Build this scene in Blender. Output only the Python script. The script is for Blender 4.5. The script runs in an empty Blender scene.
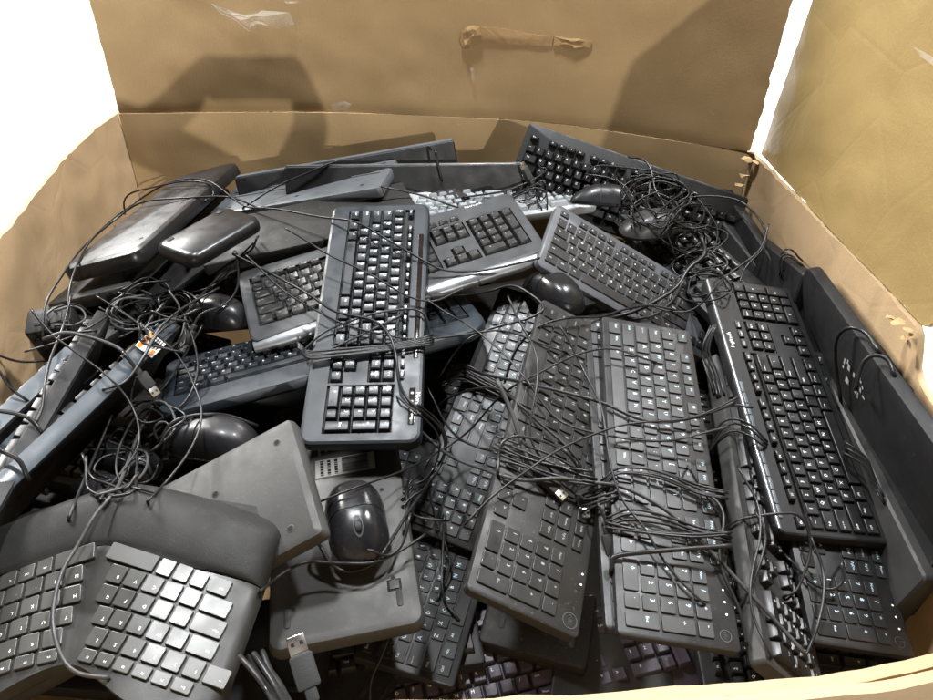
POSES={"K10": {"c": [-0.1366, 0.8795, 0.8555], "R": [[0.0044, 0.9996, -0.0291], [-0.9428, -0.0056, -0.3334], [-0.3334, 0.0289, 0.9423]], "L": 0.4345, "D": 0.1562},
"K9": {"c": [-0.1191, 1.003, 0.8679], "R": [[0.938, -0.3333, -0.0955], [0.3046, 0.9237, -0.2322], [0.1656, 0.1887, 0.968]], "L": 0.4676, "D": 0.1644},
"K12": {"c": [-0.2089, 0.8703, 0.8022], "R": [[0.946, -0.2885, -0.1478], [0.3063, 0.9448, 0.116], [0.1062, -0.155, 0.9822]], "L": 0.4645, "D": 0.1716},
"K13": {"c": [0.2703, 0.9937, 0.8293], "R": [[0.8637, 0.3245, 0.3856], [-0.0828, 0.8461, -0.5265], [-0.4971, 0.4228, 0.7577]], "L": 0.3381, "D": 0.1225},
"K14": {"c": [0.429, 0.7591, 0.7981], "R": [[0.0084, -0.9841, 0.1777], [0.9659, -0.038, -0.2562], [0.2589, 0.1737, 0.9502]], "L": 0.4199, "D": 0.143},
"K15": {"c": [0.2278, 0.6216, 0.8123], "R": [[-0.0892, 0.9851, 0.1473], [-0.9695, -0.052, -0.2393], [-0.2281, -0.1642, 0.9597]], "L": 0.4347, "D": 0.1249},
"K16": {"c": [0.214, 0.64, 0.8017], "R": [[-0.06, 0.985, 0.1616], [-0.9751, -0.0233, -0.2206], [-0.2135, -0.1708, 0.9619]], "L": 0.443, "D": 0.1273},
"K18": {"c": [0.1083, 0.6383, 0.8213], "R": [[-0.2419, 0.8875, 0.3922], [-0.9538, -0.1433, -0.2642], [-0.1783, -0.4379, 0.8811]], "L": 0.437, "D": 0.1256},
"K17": {"c": [0.0392, 0.8103, 0.7298], "R": [[-0.3488, 0.9357, -0.0533], [-0.826, -0.3338, -0.4541], [-0.4427, -0.1144, 0.8893]], "L": 0.4067, "D": 0.1169},
"K20": {"c": [0.3654, 0.6143, 0.7379], "R": [[-0.1385, 0.6923, 0.7081], [-0.9802, 0.0063, -0.1978], [-0.1414, -0.7215, 0.6778]], "L": 0.442, "D": 0.127},
"K21": {"c": [0.4431, 0.6493, 0.7524], "R": [[-0.07, 0.9771, 0.2011], [-0.954, -0.0067, -0.2996], [-0.2914, -0.2128, 0.9326]], "L": 0.4198, "D": 0.1209},
"K22": {"c": [0.4691, 0.6774, 0.6599], "R": [[-0.0679, 0.9768, 0.203], [-0.9605, -0.009, -0.2782], [-0.2699, -0.2139, 0.9388]], "L": 0.4419, "D": 0.127},
"K28": {"c": [-0.3812, 0.5179, 0.7427], "R": [[0.8816, 0.371, 0.2918], [0.2824, -0.9099, 0.3039], [0.3783, -0.1855, -0.9069]], "L": 0.4584, "D": 0.1667},
"K29": {"c": [-0.1616, 0.6353, 0.7268], "R": [[0.185, -0.9816, 0.0477], [-0.9811, -0.1817, 0.0665], [-0.0566, -0.0591, -0.9966]], "L": 0.3811, "D": 0.1685},
"K1": {"c": [-0.5433, 1.1889, 0.875], "R": [[0.0806, 0.9595, 0.27], [0.9957, -0.065, -0.0661], [-0.0459, 0.2741, -0.9606]], "L": 0.4369, "D": 0.1456},
"K2": {"c": [-0.3892, 0.9935, 0.9256], "R": [[0.5419, -0.8395, -0.0399], [0.8372, 0.5434, -0.0621], [0.0738, 0.0003, 0.9973]], "L": 0.1416, "D": 0.086},
"K3": {"c": [-0.302, 1.257, 0.8866], "R": [[0.9631, -0.1479, 0.2249], [-0.149, -0.9888, -0.012], [0.2242, -0.022, -0.9743]], "L": 0.3404, "D": 0.1324},
"K4": {"c": [-0.2221, 1.331, 0.8469], "R": [[0.9854, 0.1589, -0.061], [0.0984, -0.2395, 0.9659], [0.1389, -0.9578, -0.2516]], "L": 0.42, "D": 0.13},
"K5": {"c": [-0.1132, 1.2482, 0.8627], "R": [[0.9994, 0.01, -0.0334], [0.0348, -0.2873, 0.9572], [0.0, -0.9578, -0.2875]], "L": 0.43, "D": 0.13},
"K6": {"c": [0.289, 1.2348, 0.877], "R": [[0.9361, 0.344, -0.0736], [-0.2486, 0.4988, -0.8303], [-0.249, 0.7955, 0.5524]], "L": 0.42, "D": 0.14},
"K7": {"c": [-0.1988, 1.1359, 0.8479], "R": [[0.7695, 0.6248, 0.1325], [0.6071, -0.7799, 0.152], [0.1983, -0.0365, -0.9795]], "L": 0.4238, "D": 0.1413},
"K8": {"c": [0.0087, 1.205, 0.8767], "R": [[0.9486, -0.3139, 0.0391], [0.3161, 0.9459, -0.0737], [-0.0138, 0.0822, 0.9965]], "L": 0.4461, "D": 0.1267},
"K23b": {"c": [0.4897, 1.1047, 0.7529], "R": [[0.2337, -0.2147, 0.9483], [-0.951, 0.1528, 0.2689], [-0.2026, -0.9647, -0.1684]], "L": 0.44, "D": 0.14},
"K23c": {"c": [0.504, 1.0653, 0.7803], "R": [[0.0994, -0.2124, 0.9721], [-0.9845, 0.1205, 0.127], [-0.1441, -0.9697, -0.1971]], "L": 0.44, "D": 0.13},
"K23d": {"c": [0.5148, 1.1458, 0.7717], "R": [[-0.0006, -0.0828, 0.9966], [-0.9852, -0.1708, -0.0148], [0.1714, -0.9818, -0.0814]], "L": 0.44, "D": 0.14},
"K23a": {"c": [0.5061, 0.7041, 0.8105], "R": [[-0.0239, 0.2013, 0.9792], [-0.9994, 0.0207, -0.0286], [-0.026, -0.9793, 0.2007]], "L": 0.48, "D": 0.17},
"K23e": {"c": [0.5412, 0.7714, 0.8264], "R": [[0.0403, 0.0499, 0.9979], [-0.9989, 0.026, 0.039], [-0.024, -0.9984, 0.0509]], "L": 0.26, "D": 0.085},
"K23f": {"c": [0.5185, 0.7154, 0.7222], "R": [[-0.0427, -0.0559, 0.9975], [-0.9941, 0.1017, -0.0369], [-0.0994, -0.9932, -0.0599]], "L": 0.44, "D": 0.11},
"K23g": {"c": [0.5315, 0.7258, 0.733], "R": [[-0.0301, -0.0539, 0.9981], [-0.9979, 0.0596, -0.0269], [-0.0581, -0.9968, -0.0556]], "L": 0.44, "D": 0.12},
"K24a": {"c": [-0.5155, 0.645, 0.8014], "R": [[0.2358, -0.6059, -0.7598], [0.9718, 0.147, 0.1844], [-0.0, -0.7819, 0.6235]], "L": 0.45, "D": 0.15},
"K24b": {"c": [-0.5346, 0.6345, 0.8025], "R": [[-0.0748, -0.5079, -0.8582], [0.9967, -0.0102, -0.0808], [0.0322, -0.8614, 0.507]], "L": 0.45, "D": 0.14},
"K24c": {"c": [-0.5886, 0.5673, 0.8006], "R": [[0.158, -0.3994, -0.9031], [0.9874, 0.0639, 0.1445], [-0.0, -0.9146, 0.4045]], "L": 0.44, "D": 0.13},
"K24d": {"c": [-0.5743, 0.5088, 0.7805], "R": [[0.1492, -0.3998, -0.9044], [0.9888, 0.0603, 0.1365], [-0.0, -0.9146, 0.4043]], "L": 0.44, "D": 0.13},
"K25a": {"c": [-0.5683, 1.1689, 0.825], "R": [[0.0806, 0.9595, 0.27], [0.9957, -0.065, -0.0661], [-0.0459, 0.2741, -0.9606]], "L": 0.4369, "D": 0.1456},
"K25b": {"c": [-0.5843, 0.8491, 0.86], "R": [[0.9686, -0.2486, 0.0], [0.2381, 0.9278, -0.2873], [0.0714, 0.2783, 0.9578]], "L": 0.06, "D": 0.045},
"K38": {"c": [-0.2637, 1.1193, 0.8827], "R": [[0.9467, -0.3169, -0.0577], [0.3105, 0.9454, -0.0988], [0.0859, 0.0756, 0.9934]], "L": 0.36, "D": 0.14},
"K32": {"c": [-0.0219, 0.6709, 0.6201], "R": [[0.2427, -0.9624, 0.1221], [0.9699, 0.2433, -0.0104], [-0.0197, 0.1209, 0.9925]], "L": 0.4249, "D": 0.1227},
"K34": {"c": [-0.0229, 0.8773, 0.67], "R": [[-0.2636, 0.9646, 0.0], [-0.9459, -0.2585, -0.1961], [-0.1892, -0.0517, 0.9806]], "L": 0.442, "D": 0.127},
"K35": {"c": [0.3571, 1.1623, 0.835], "R": [[0.4295, 0.9031, 0.0], [-0.8856, 0.4211, -0.1961], [-0.1771, 0.0842, 0.9806]], "L": 0.44, "D": 0.13},
"K33": {"c": [0.0536, 0.5021, 0.57], "R": [[0.9714, -0.2375, 0.0], [0.2329, 0.9525, -0.1961], [0.0466, 0.1905, 0.9806]], "L": 0.46, "D": 0.16},
"K36": {"c": [0.1886, 0.52, 0.58], "R": [[0.2279, 0.9688, -0.0976], [0.9589, -0.2059, 0.1952], [0.169, -0.1381, -0.9759]], "L": 0.44, "D": 0.15},
"M26": {"c": [-0.3228, 0.6876, 0.79], "R": [[1.0, 0.0, 0.0], [0.0, 1.0, 0.0], [0.0, 0.0, 1.0]], "L": 0.115, "D": 0.062},
"M30": {"c": [-0.1287, 0.5811, 0.755], "R": [[1.0, 0.0, 0.0], [0.0, 1.0, 0.0], [0.0, 0.0, 1.0]], "L": 0.115, "D": 0.062},
"M36a": {"c": [0.2349, 1.1734, 0.9], "R": [[1.0, 0.0, 0.0], [0.0, 1.0, 0.0], [0.0, 0.0, 1.0]], "L": 0.115, "D": 0.062},
"M36b": {"c": [0.31, 1.1085, 0.885], "R": [[1.0, 0.0, 0.0], [0.0, 1.0, 0.0], [0.0, 0.0, 1.0]], "L": 0.115, "D": 0.062},
"M37": {"c": [0.1393, 0.9687, 0.83], "R": [[1.0, 0.0, 0.0], [0.0, 1.0, 0.0], [0.0, 0.0, 1.0]], "L": 0.115, "D": 0.062},
"Ma": {"c": [-0.4466, 0.6872, 0.74], "R": [[1.0, 0.0, 0.0], [0.0, 1.0, 0.0], [0.0, 0.0, 1.0]], "L": 0.115, "D": 0.062},
"Mb": {"c": [-0.4302, 0.6065, 0.76], "R": [[1.0, 0.0, 0.0], [0.0, 1.0, 0.0], [0.0, 0.0, 1.0]], "L": 0.115, "D": 0.062},
"M39": {"c": [-0.3724, 0.9129, 0.83], "R": [[1.0, 0.0, 0.0], [0.0, 1.0, 0.0], [0.0, 0.0, 1.0]], "L": 0.115, "D": 0.062}}
import bpy, bmesh, math, random
from mathutils import Vector, Matrix, noise
rnd = random.Random(7)
sc = bpy.context.scene
COL = sc.collection
PI = math.pi

# ------------------------------------------------------------------ materials
def mat(name, col, rough=.4, metal=0, spec=.3, grain=900, bump=.04, var=.25, dust=0., dustcol=(.38,.38,.37), coat=0, smudge=.12, objvar=0.):
    m = bpy.data.materials.new(name); m.use_nodes = True
    nt = m.node_tree; N = nt.nodes; L = nt.links
    b = N['Principled BSDF']
    b.inputs['Metallic'].default_value = metal
    b.inputs['Specular IOR Level'].default_value = spec
    b.inputs['Coat Weight'].default_value = coat
    b.inputs['Coat Roughness'].default_value = .15
    tc = N.new('ShaderNodeTexCoord'); g = N.new('ShaderNodeNewGeometry')
    oi = N.new('ShaderNodeObjectInfo')
    addv = N.new('ShaderNodeVectorMath'); addv.operation = 'MULTIPLY_ADD'
    addv.inputs[1].default_value = (1, 1, 1)
    comb = N.new('ShaderNodeCombineXYZ'); L.new(oi.outputs['Random'], comb.inputs[0]); L.new(oi.outputs['Random'], comb.inputs[1])
    L.new(g.outputs['Position'], addv.inputs[0]); L.new(comb.outputs[0], addv.inputs[2])
    n1 = N.new('ShaderNodeTexNoise'); n1.inputs['Scale'].default_value = 14; n1.inputs['Detail'].default_value = 6; n1.inputs['Roughness'].default_value = .65
    L.new(addv.outputs[0], n1.inputs['Vector'])
    # colour variation
    mr = N.new('ShaderNodeMapRange'); mr.inputs['From Min'].default_value = .3; mr.inputs['From Max'].default_value = .7
    mr.inputs['To Min'].default_value = 1 - var; mr.inputs['To Max'].default_value = 1 + var
    L.new(n1.outputs['Fac'], mr.inputs['Value'])
    mul = N.new('ShaderNodeVectorMath'); mul.operation = 'SCALE'; mul.inputs[0].default_value = col
    if objvar:
        mo = N.new('ShaderNodeMapRange'); mo.inputs['To Min'].default_value = 1 - objvar; mo.inputs['To Max'].default_value = 1 + objvar
        L.new(oi.outputs['Random'], mo.inputs['Value'])
        mm = N.new('ShaderNodeMath'); mm.operation = 'MULTIPLY'; L.new(mo.outputs[0], mm.inputs[0]); L.new(mr.outputs[0], mm.inputs[1])
        L.new(mm.outputs[0], mul.inputs['Scale'])
    else:
        L.new(mr.outputs[0], mul.inputs['Scale'])
    out = mul.outputs[0]
    if dust:
        n3 = N.new('ShaderNodeTexNoise'); n3.inputs['Scale'].default_value = 260; n3.inputs['Detail'].default_value = 3
        L.new(g.outputs['Position'], n3.inputs['Vector'])
        n4 = N.new('ShaderNodeTexNoise'); n4.inputs['Scale'].default_value = 9; n4.inputs['Detail'].default_value = 5
        L.new(g.outputs['Position'], n4.inputs['Vector'])
        a = N.new('ShaderNodeMapRange'); a.inputs['From Min'].default_value = .62; a.inputs['From Max'].default_value = .74
        L.new(n3.outputs['Fac'], a.inputs['Value'])
        c2 = N.new('ShaderNodeMapRange'); c2.inputs['From Min'].default_value = .42; c2.inputs['From Max'].default_value = .7
        L.new(n4.outputs['Fac'], c2.inputs['Value'])
        d = N.new('ShaderNodeMath'); d.operation = 'MULTIPLY_ADD'; d.inputs[1].default_value = .8
        L.new(a.outputs[0], d.inputs[0])
        d2 = N.new('ShaderNodeMath'); d2.operation = 'MULTIPLY'; d2.inputs[1].default_value = .12; L.new(c2.outputs[0], d2.inputs[0])
        L.new(d2.outputs[0], d.inputs[2])
        d3 = N.new('ShaderNodeMath'); d3.operation = 'MULTIPLY'; d3.inputs[1].default_value = dust*DUST; d3.use_clamp = True
        L.new(d.outputs[0], d3.inputs[0])
        mx = N.new('ShaderNodeMix'); mx.data_type = 'RGBA'; mx.inputs['B'].default_value = (*dustcol, 1)
        L.new(d3.outputs[0], mx.inputs['Factor']); L.new(out, mx.inputs['A']); out = mx.outputs['Result']
    L.new(out, b.inputs['Base Color'])
    # roughness smudges
    n2 = N.new('ShaderNodeTexNoise'); n2.inputs['Scale'].default_value = 32; n2.inputs['Detail'].default_value = 5
    L.new(addv.outputs[0], n2.inputs['Vector'])
    r = N.new('ShaderNodeMapRange'); r.inputs['From Min'].default_value = .3; r.inputs['From Max'].default_value = .7
    r.inputs['To Min'].default_value = max(.03, rough - smudge); r.inputs['To Max'].default_value = min(1, rough + smudge)
    L.new(n2.outputs['Fac'], r.inputs['Value']); L.new(r.outputs[0], b.inputs['Roughness'])
    if bump:
        nb = N.new('ShaderNodeTexNoise'); nb.inputs['Scale'].default_value = grain; nb.inputs['Detail'].default_value = 2
        L.new(g.outputs['Position'], nb.inputs['Vector'])
        bp = N.new('ShaderNodeBump'); bp.inputs['Strength'].default_value = bump; bp.inputs['Distance'].default_value = .001
        L.new(nb.outputs['Fac'], bp.inputs['Height']); L.new(bp.outputs[0], b.inputs['Normal'])
    return m

DUST=.33
M = {}
M['blackbody']  = mat('black_plastic', (.0085,.0085,.0092), .5, dust=.18, bump=.10)
M['dellbody']   = mat('matt_black_plastic', (.0105,.0105,.011), .46, spec=.36, dust=.20, bump=.10)
M['dirtybody']  = mat('dusty_black_plastic', (.0115,.011,.0103), .52, spec=.34, dust=.42, bump=.12)
M['navybody']   = mat('navy_black_plastic', (.013,.017,.021), .42, dust=.16, bump=.05)
M['bluebody']   = mat('blue_grey_plastic', (.015,.020,.025), .42, dust=.14, bump=.05)
M['greybody']   = mat('grey_plastic', (.036,.038,.040), .46, dust=.2, bump=.08)
M['gunmetal']   = mat('gunmetal_plastic', (.062,.066,.072), .46, dust=.12, bump=.05)
M['ergobody']   = mat('ergonomic_black_plastic', (.020,.020,.0185), .42, dust=.10, bump=.08)
M['palmrest']   = mat('soft_palm_rest', (.012,.012,.0115), .62, spec=.22, dust=.08, bump=.35, grain=1400)
M['underside']  = mat('grey_underside_plastic', (.040,.040,.038), .55, dust=.18, bump=.15)
M['underdark']  = mat('dark_underside_plastic', (.026,.026,.0255), .5, dust=.14, bump=.15)
M['brownplate'] = mat('dusty_dark_plate', (.014,.013,.0117), .6, spec=.2, dust=.35, bump=.15)
M['glossblack'] = mat('gloss_black_plastic', (.010,.010,.011), .36, dust=.10, bump=.02, coat=.08, smudge=.10)
M['mouseblack'] = mat('mouse_satin_black', (.009,.009,.010), .27, dust=.12, bump=.03)
M['mousegrey']  = mat('mouse_satin_grey', (.030,.030,.030), .38, dust=.15, bump=.05)
M['key']        = mat('black_keycap_plastic', (.0105,.0105,.011), .38, spec=.4, bump=.08, grain=1600, objvar=.25, smudge=.14, dust=.06)
M['slate']      = mat('slate_grey_plastic', (.070,.077,.083), .42, dust=.2, bump=.06)
M['keyergo']    = mat('satin_keycap_plastic', (.034,.034,.031), .35, spec=.5, bump=.06, grain=1600, objvar=.15, smudge=.08, dust=.06)
M['keynavy']    = mat('navy_keycap_plastic', (.010,.0125,.0155), .33, spec=.42, bump=.06, grain=1600, objvar=.25, smudge=.12, dust=.05)
M['keygrey']    = mat('charcoal_keycap_plastic', (.0155,.0155,.016), .42, spec=.4, bump=.08, grain=1600, objvar=.2, smudge=.12, dust=.08)
M['keywhite']   = mat('pale_keycap_plastic', (.24,.25,.255), .4, bump=.04, objvar=.08)
M['bed']        = mat('dark_key_well', (.006,.006,.006), .6, bump=.05, dust=.12)
M['silver']     = mat('silver_trim_plastic', (.26,.27,.28), .34, metal=.7, dust=.12, bump=.02)
M['palegrey']   = mat('pale_grey_plastic', (.085,.097,.108), .4, dust=.15, bump=.05)
M['bluegreyedge'] = mat('blue_grey_edge_plastic', (.040,.050,.060), .38, dust=.15, bump=.05)
M['white']      = mat('white_plastic', (.30,.31,.315), .38, dust=.1, bump=.04)
M['lilac']      = mat('pale_lilac_plastic', (.050,.044,.058), .5, dust=.1, bump=.06)
M['legend']     = mat('white_legend_print', (.80,.81,.80), .5, bump=0, var=.1)
M['legendcool'] = mat('cool_white_legend_print', (.56,.74,.84), .5, bump=0, var=.1)
M['legenddim']  = mat('faded_legend_print', (.36,.36,.34), .5, bump=0, var=.2)
M['legendblue'] = mat('blue_legend_print', (.10,.42,.62), .5, bump=0, var=.1)
M['cable']      = mat('black_cable_rubber', (.011,.011,.0115), .36, bump=0, dust=.05, smudge=.1)
M['cablegrey']  = mat('worn_grey_cable_rubber', (.036,.036,.036), .42, bump=0, dust=.2)
M['metal']      = mat('plug_metal', (.55,.53,.50), .28, metal=1, bump=0)
M['rubber']     = mat('rubber_pad', (.018,.018,.018), .7, bump=.2)
M['paperlabel'] = mat('pale_paper_label', (.42,.43,.42), .6, bump=0)
M['darklabel']  = mat('dark_printed_label', (.035,.037,.037), .45, bump=0)
M['orange']     = mat('orange_sticker_print', (.85,.20,.02), .35, bump=0)
M['stickerwhite'] = mat('white_gloss_sticker', (.80,.80,.78), .25, bump=0)
M['ledoff']     = mat('smoked_window', (.012,.010,.009), .15, bump=0)
M['screwdark']  = mat('screw_hole_dark', (.004,.004,.004), .8, bump=0)

# ------------------------------------------------------------------ mesh helpers
class MB:
    def __init__(s): s.v=[]; s.f=[]; s.m=[]
    def add(s, vs, fs, mi=0, X=None):
        o=len(s.v)
        s.v += [tuple(X @ Vector(v)) if X is not None else tuple(v) for v in vs]
        s.f += [[i+o for i in f] for f in fs]; s.m += [mi]*len(fs)
    def mesh(s, name, mats, angle=35, smooth=True):
        me=bpy.data.meshes.new(name); me.from_pydata(s.v,[],s.f)
        for m in mats: me.materials.append(m)
        me.polygons.foreach_set('material_index', s.m)
        if smooth:
            me.polygons.foreach_set('use_smooth',[True]*len(me.polygons))
            me.set_sharp_from_angle(angle=math.radians(angle))
        me.update(); return me

def link(name, me, parent=None, X=None):
    o=bpy.data.objects.new(name, me); COL.objects.link(o)
    if parent is not None: o.parent=parent
    if X is not None: o.matrix_local=X
    return o
def tag(o, label, cat, group=None, kind=None):
    if label: o['label']=label
    if cat: o['category']=cat
    if group: o['group']=group
    if kind: o['kind']=kind
    return o
def empty(name, X, label, cat, group=None):
    o=bpy.data.objects.new(name,None); COL.objects.link(o); o.empty_display_size=.02
    o.matrix_world=X; return tag(o,label,cat,group)

def rrect(L,D,r,n=5):
    """rounded rectangle outline, counter clockwise; r = radius or 4 radii (BL,BR,TR,TL)"""
    rs=[r]*4 if not isinstance(r,(tuple,list)) else r
    c=[(-L/2,-D/2,PI),(L/2,-D/2,1.5*PI),(L/2,D/2,0),(-L/2,D/2,.5*PI)]
    sg=[(1,1),(-1,1),(-1,-1),(1,-1)]
    out=[]
    for (x,y,a),(sx,sy),q in zip(c,sg,rs):
        q=max(q,1e-4)
        for k in range(n+1):
            t=a+k*PI/2/n
            out.append((x+sx*q+q*math.cos(t), y+sy*q+q*math.sin(t)))
    return out
def rings(mb, rs, cap0=True, cap1=True, mi=0):
    """rs: list of rings of 3d points with equal count"""
    n=len(rs[0]); vs=[p for r in rs for p in r]; fs=[]
    for k in range(len(rs)-1):
        for i in range(n):
            j=(i+1)%n; fs.append([k*n+i,k*n+j,(k+1)*n+j,(k+1)*n+i])
    if cap0: fs.append(list(range(n))[::-1])
    if cap1: fs.append([(len(rs)-1)*n+i for i in range(n)])
    mb.add(vs,fs,mi)
def slab(mb,L,D,z0,z1,r=.006,bev=.0015,mi=0,cx=0,cy=0,wedge=0.,n=5,bot=None):
    """rounded slab; wedge thickens the +y side downwards"""
    bb=bev if bot is None else bot
    def ring(ins,z,w=0):
        o=rrect(L-2*ins,D-2*ins,(max(r-ins,.0005) if not isinstance(r,(tuple,list)) else [max(q-ins,.0005) for q in r]),n)
        return [(x+cx,y+cy,z-(w*(y/D+.5))) for x,y in o]
    rs=[ring(bb,z0,wedge),ring(bb*.3,z0+bb*.3,wedge),ring(0,z0+bb,wedge),ring(0,z1-bev),ring(bev*.3,z1-bev*.3),ring(bev,z1)]
    rings(mb,rs,mi=mi)
def tube(mb, pts, r, n=6, mi=0, cap=True):
    pts=[Vector(p) for p in pts]; R=[]; prev=None
    for i,p in enumerate(pts):
        t=(pts[min(i+1,len(pts)-1)]-pts[max(i-1,0)])
        if t.length<1e-9: t=Vector((0,0,1))
        t.normalize()
        if prev is None:
            a=Vector((0,0,1)) if abs(t.z)<.9 else Vector((1,0,0)); u=t.cross(a).normalized()
        else:
            u=prev-t*prev.dot(t)
            if u.length<1e-6: u=t.orthogonal()
            u.normalize()
        prev=u; w=t.cross(u); rr=r(i/(len(pts)-1)) if callable(r) else r
        R.append([tuple(p+u*rr*math.cos(2*PI*k/n)+w*rr*math.sin(2*PI*k/n)) for k in range(n)])
    rings(mb,R,cap,cap,mi)

_gl={}
def glyph(txt):
    """filled outline of a string, centred, height about 1 (capital letters)"""
    if txt not in _gl:
        cu=bpy.data.curves.new('glyph','FONT'); cu.body=txt; cu.resolution_u=1; cu.align_x='CENTER'; cu.align_y='CENTER'; cu.size=1.4
        ob=bpy.data.objects.new('glyph',cu)
        COL.objects.link(ob); dg=bpy.context.evaluated_depsgraph_get()
        me=bpy.data.meshes.new_from_object(ob.evaluated_get(dg))
        vs=[(v.co.x,v.co.y) for v in me.vertices]; fs=[list(p.vertices) for p in me.polygons]
        bpy.data.objects.remove(ob); bpy.data.curves.remove(cu); bpy.data.meshes.remove(me)
        if vs:
            cx=(min(v[0] for v in vs)+max(v[0] for v in vs))/2; cy=(min(v[1] for v in vs)+max(v[1] for v in vs))/2
            vs=[(x-cx,y-cy) for x,y in vs]
        _gl[txt]=(vs,fs)
    return _gl[txt]
def put_text(mb, txt, x,y,z,h,mi,maxw=None,rot=0.):
    vs,fs=glyph(txt)
    if not vs: return
    w=max(v[0] for v in vs)-min(v[0] for v in vs)
    s=h
    if maxw and w*s>maxw: s=maxw/w
    c,sn=math.cos(rot),math.sin(rot)
    mb.add([(x+(a*c-b*sn)*s, y+(a*sn+b*c)*s, z) for a,b in vs],fs,mi)

# ------------------------------------------------------------------ keycaps
_keys={}
def keymesh(kind,w,d,leg,sec,style):
    kk=(kind,round(w,4),round(d,4),leg,sec,style['id'])
    if kk in _keys: return _keys[kk]
    mb=MB(); h=style['kh']; gap=style['gap']; a=w-gap; b=d-gap
    if kind=='chiclet':
        slab(mb,a,b,-.001,h,r=.0016,bev=.0006,n=2); tz=h; top=(a-.002,b-.002); oy=0
    else:
        tx=style.get('taper',.0026); ty=tx; oy=.0006
        A,B=a-2*tx,b-2*ty
        def ring(x,y,z,o=0,q=.0012):
            return [(p,s+o,z) for p,s in rrect(x,y,q,2)]
        rings(mb,[ring(a,b,-.003),ring(a,b,0),ring(A+.0012,B+.0012,h-.0007,oy),ring(A+.0003,B+.0003,h-.0001,oy),],cap1=False)
        # dished top: strips that sink towards the middle
        base=len(mb.v)-12
        n=6; vs=[];fs=[]
        for i in range(n+1):
            u=i/n*2-1
            for s in (-1,1):
                vs.append((u*(A/2),s*(B/2)+oy,h-.00055*(1-u*u)))
        for i in range(n): fs.append([2*i,2*i+2,2*i+3,2*i+1])
        mb.add(vs,fs,0); tz=h-.0003; top=(A,B)
    zt=tz+.0001+(.0003 if kind!='chiclet' else .00005)
    lh=style.get('lh',.0036)
    if leg:
        if len(leg)==1:
            put_text(mb,leg,(-top[0]*.22 if style.get('corner',True) else 0),top[1]*.18+oy,zt,lh,1)
        else: put_text(mb,leg,(-top[0]*.10 if w<.022 else -top[0]/2+min(top[0]*.36,.006)),top[1]*.15+oy,zt,lh*.62,1,maxw=min(top[0]*.72,.0095))
    if sec: put_text(mb,sec,top[0]*.16,-top[1]*.24+oy,zt,lh*.6,2,maxw=top[0]*.6)
    me=mb.mesh('keycap',[M[style['key']],M[style.get('leg','legend')],M['legendblue']],angle=21)
    _keys[kk]=me; return me

def layout(full=True, fh=.75, fgap=.28, sg=.28, media=0):
    """keys in units: (name, x, y(down), w, h, legend, second)"""
    K=[]
    def row(y,x,items,h=1,name='key'):
        for it in items:
            if isinstance(it,(int,float)): x+=it; continue
            if isinstance(it,str): it=(it,1)
            leg,w=it[0],it[1]; sec=it[2] if len(it)>2 else None; nm=it[3] if len(it)>3 else name
            K.append((nm,x,y,w,h,leg,sec)); x+=w
    fy=0; y1=fh+fgap
    row(fy,0,['Esc',1,'F1','F2','F3','F4',.5,'F5','F6','F7','F8',.5,('F9',1,'o'),('F10',1,'o'),('F11',1,'o'),('F12',1,'o')],fh,'function_key')
    row(y1,0,['~','1','2','3','4','5','6','7','8','9','0','-','=',('Backspace',2)])
    row(y1+1,0,[('Tab',1.5)]+list('QWERTYUIOP[]')+[('\\',1.5)])
    row(y1+2,0,[('Caps Lock',1.75)]+list("ASDFGHJKL;'")+[('Enter',2.25,None,'enter_key')])
    row(y1+3,0,[('Shift',2.25)]+list('ZXCVBNM,./')+[('Shift',2.75)])
    row(y1+4,0,[('Ctrl',1.25),('Win',1.25),('Alt',1.25),('',6.25,None,'space_bar'),('Alt',1.25),('Win',1.25),('Menu',1.25),('Ctrl',1.25)])
    x=15+sg
    if full:
        row(fy,x,['PrtSc','ScrLk','Pause'],fh,'function_key')
        row(y1,x,['Ins','Home','PgUp']); row(y1+1,x,['Del','End','PgDn'])
        row(y1+3,x,[1,('^',1,None,'arrow_key')]); row(y1+4,x,[('<',1,None,'arrow_key'),('v',1,None,'arrow_key'),('>',1,None,'arrow_key')])
        x+=3
    if full is True:
        x+=sg; nk='number_pad_key'
        if media: row(fy,x,['M','-','+','C'],fh,'media_key')
        row(y1,x,['Num','/','*','-'],1,nk); row(y1+1,x,['7','8','9'],1,nk); row(y1+2,x,['4','5','6'],1,nk)
        row(y1+3,x,['1','2','3'],1,nk); row(y1+4,x,[('0',2),'.'],1,nk)
        K.append((nk,x+3,y1+1,1,2,'+',None)); K.append((nk,x+3,y1+3,1,2,'Ent',None))
        x+=4
    W=x if full else 15
    return K,W,y1+5

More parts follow.
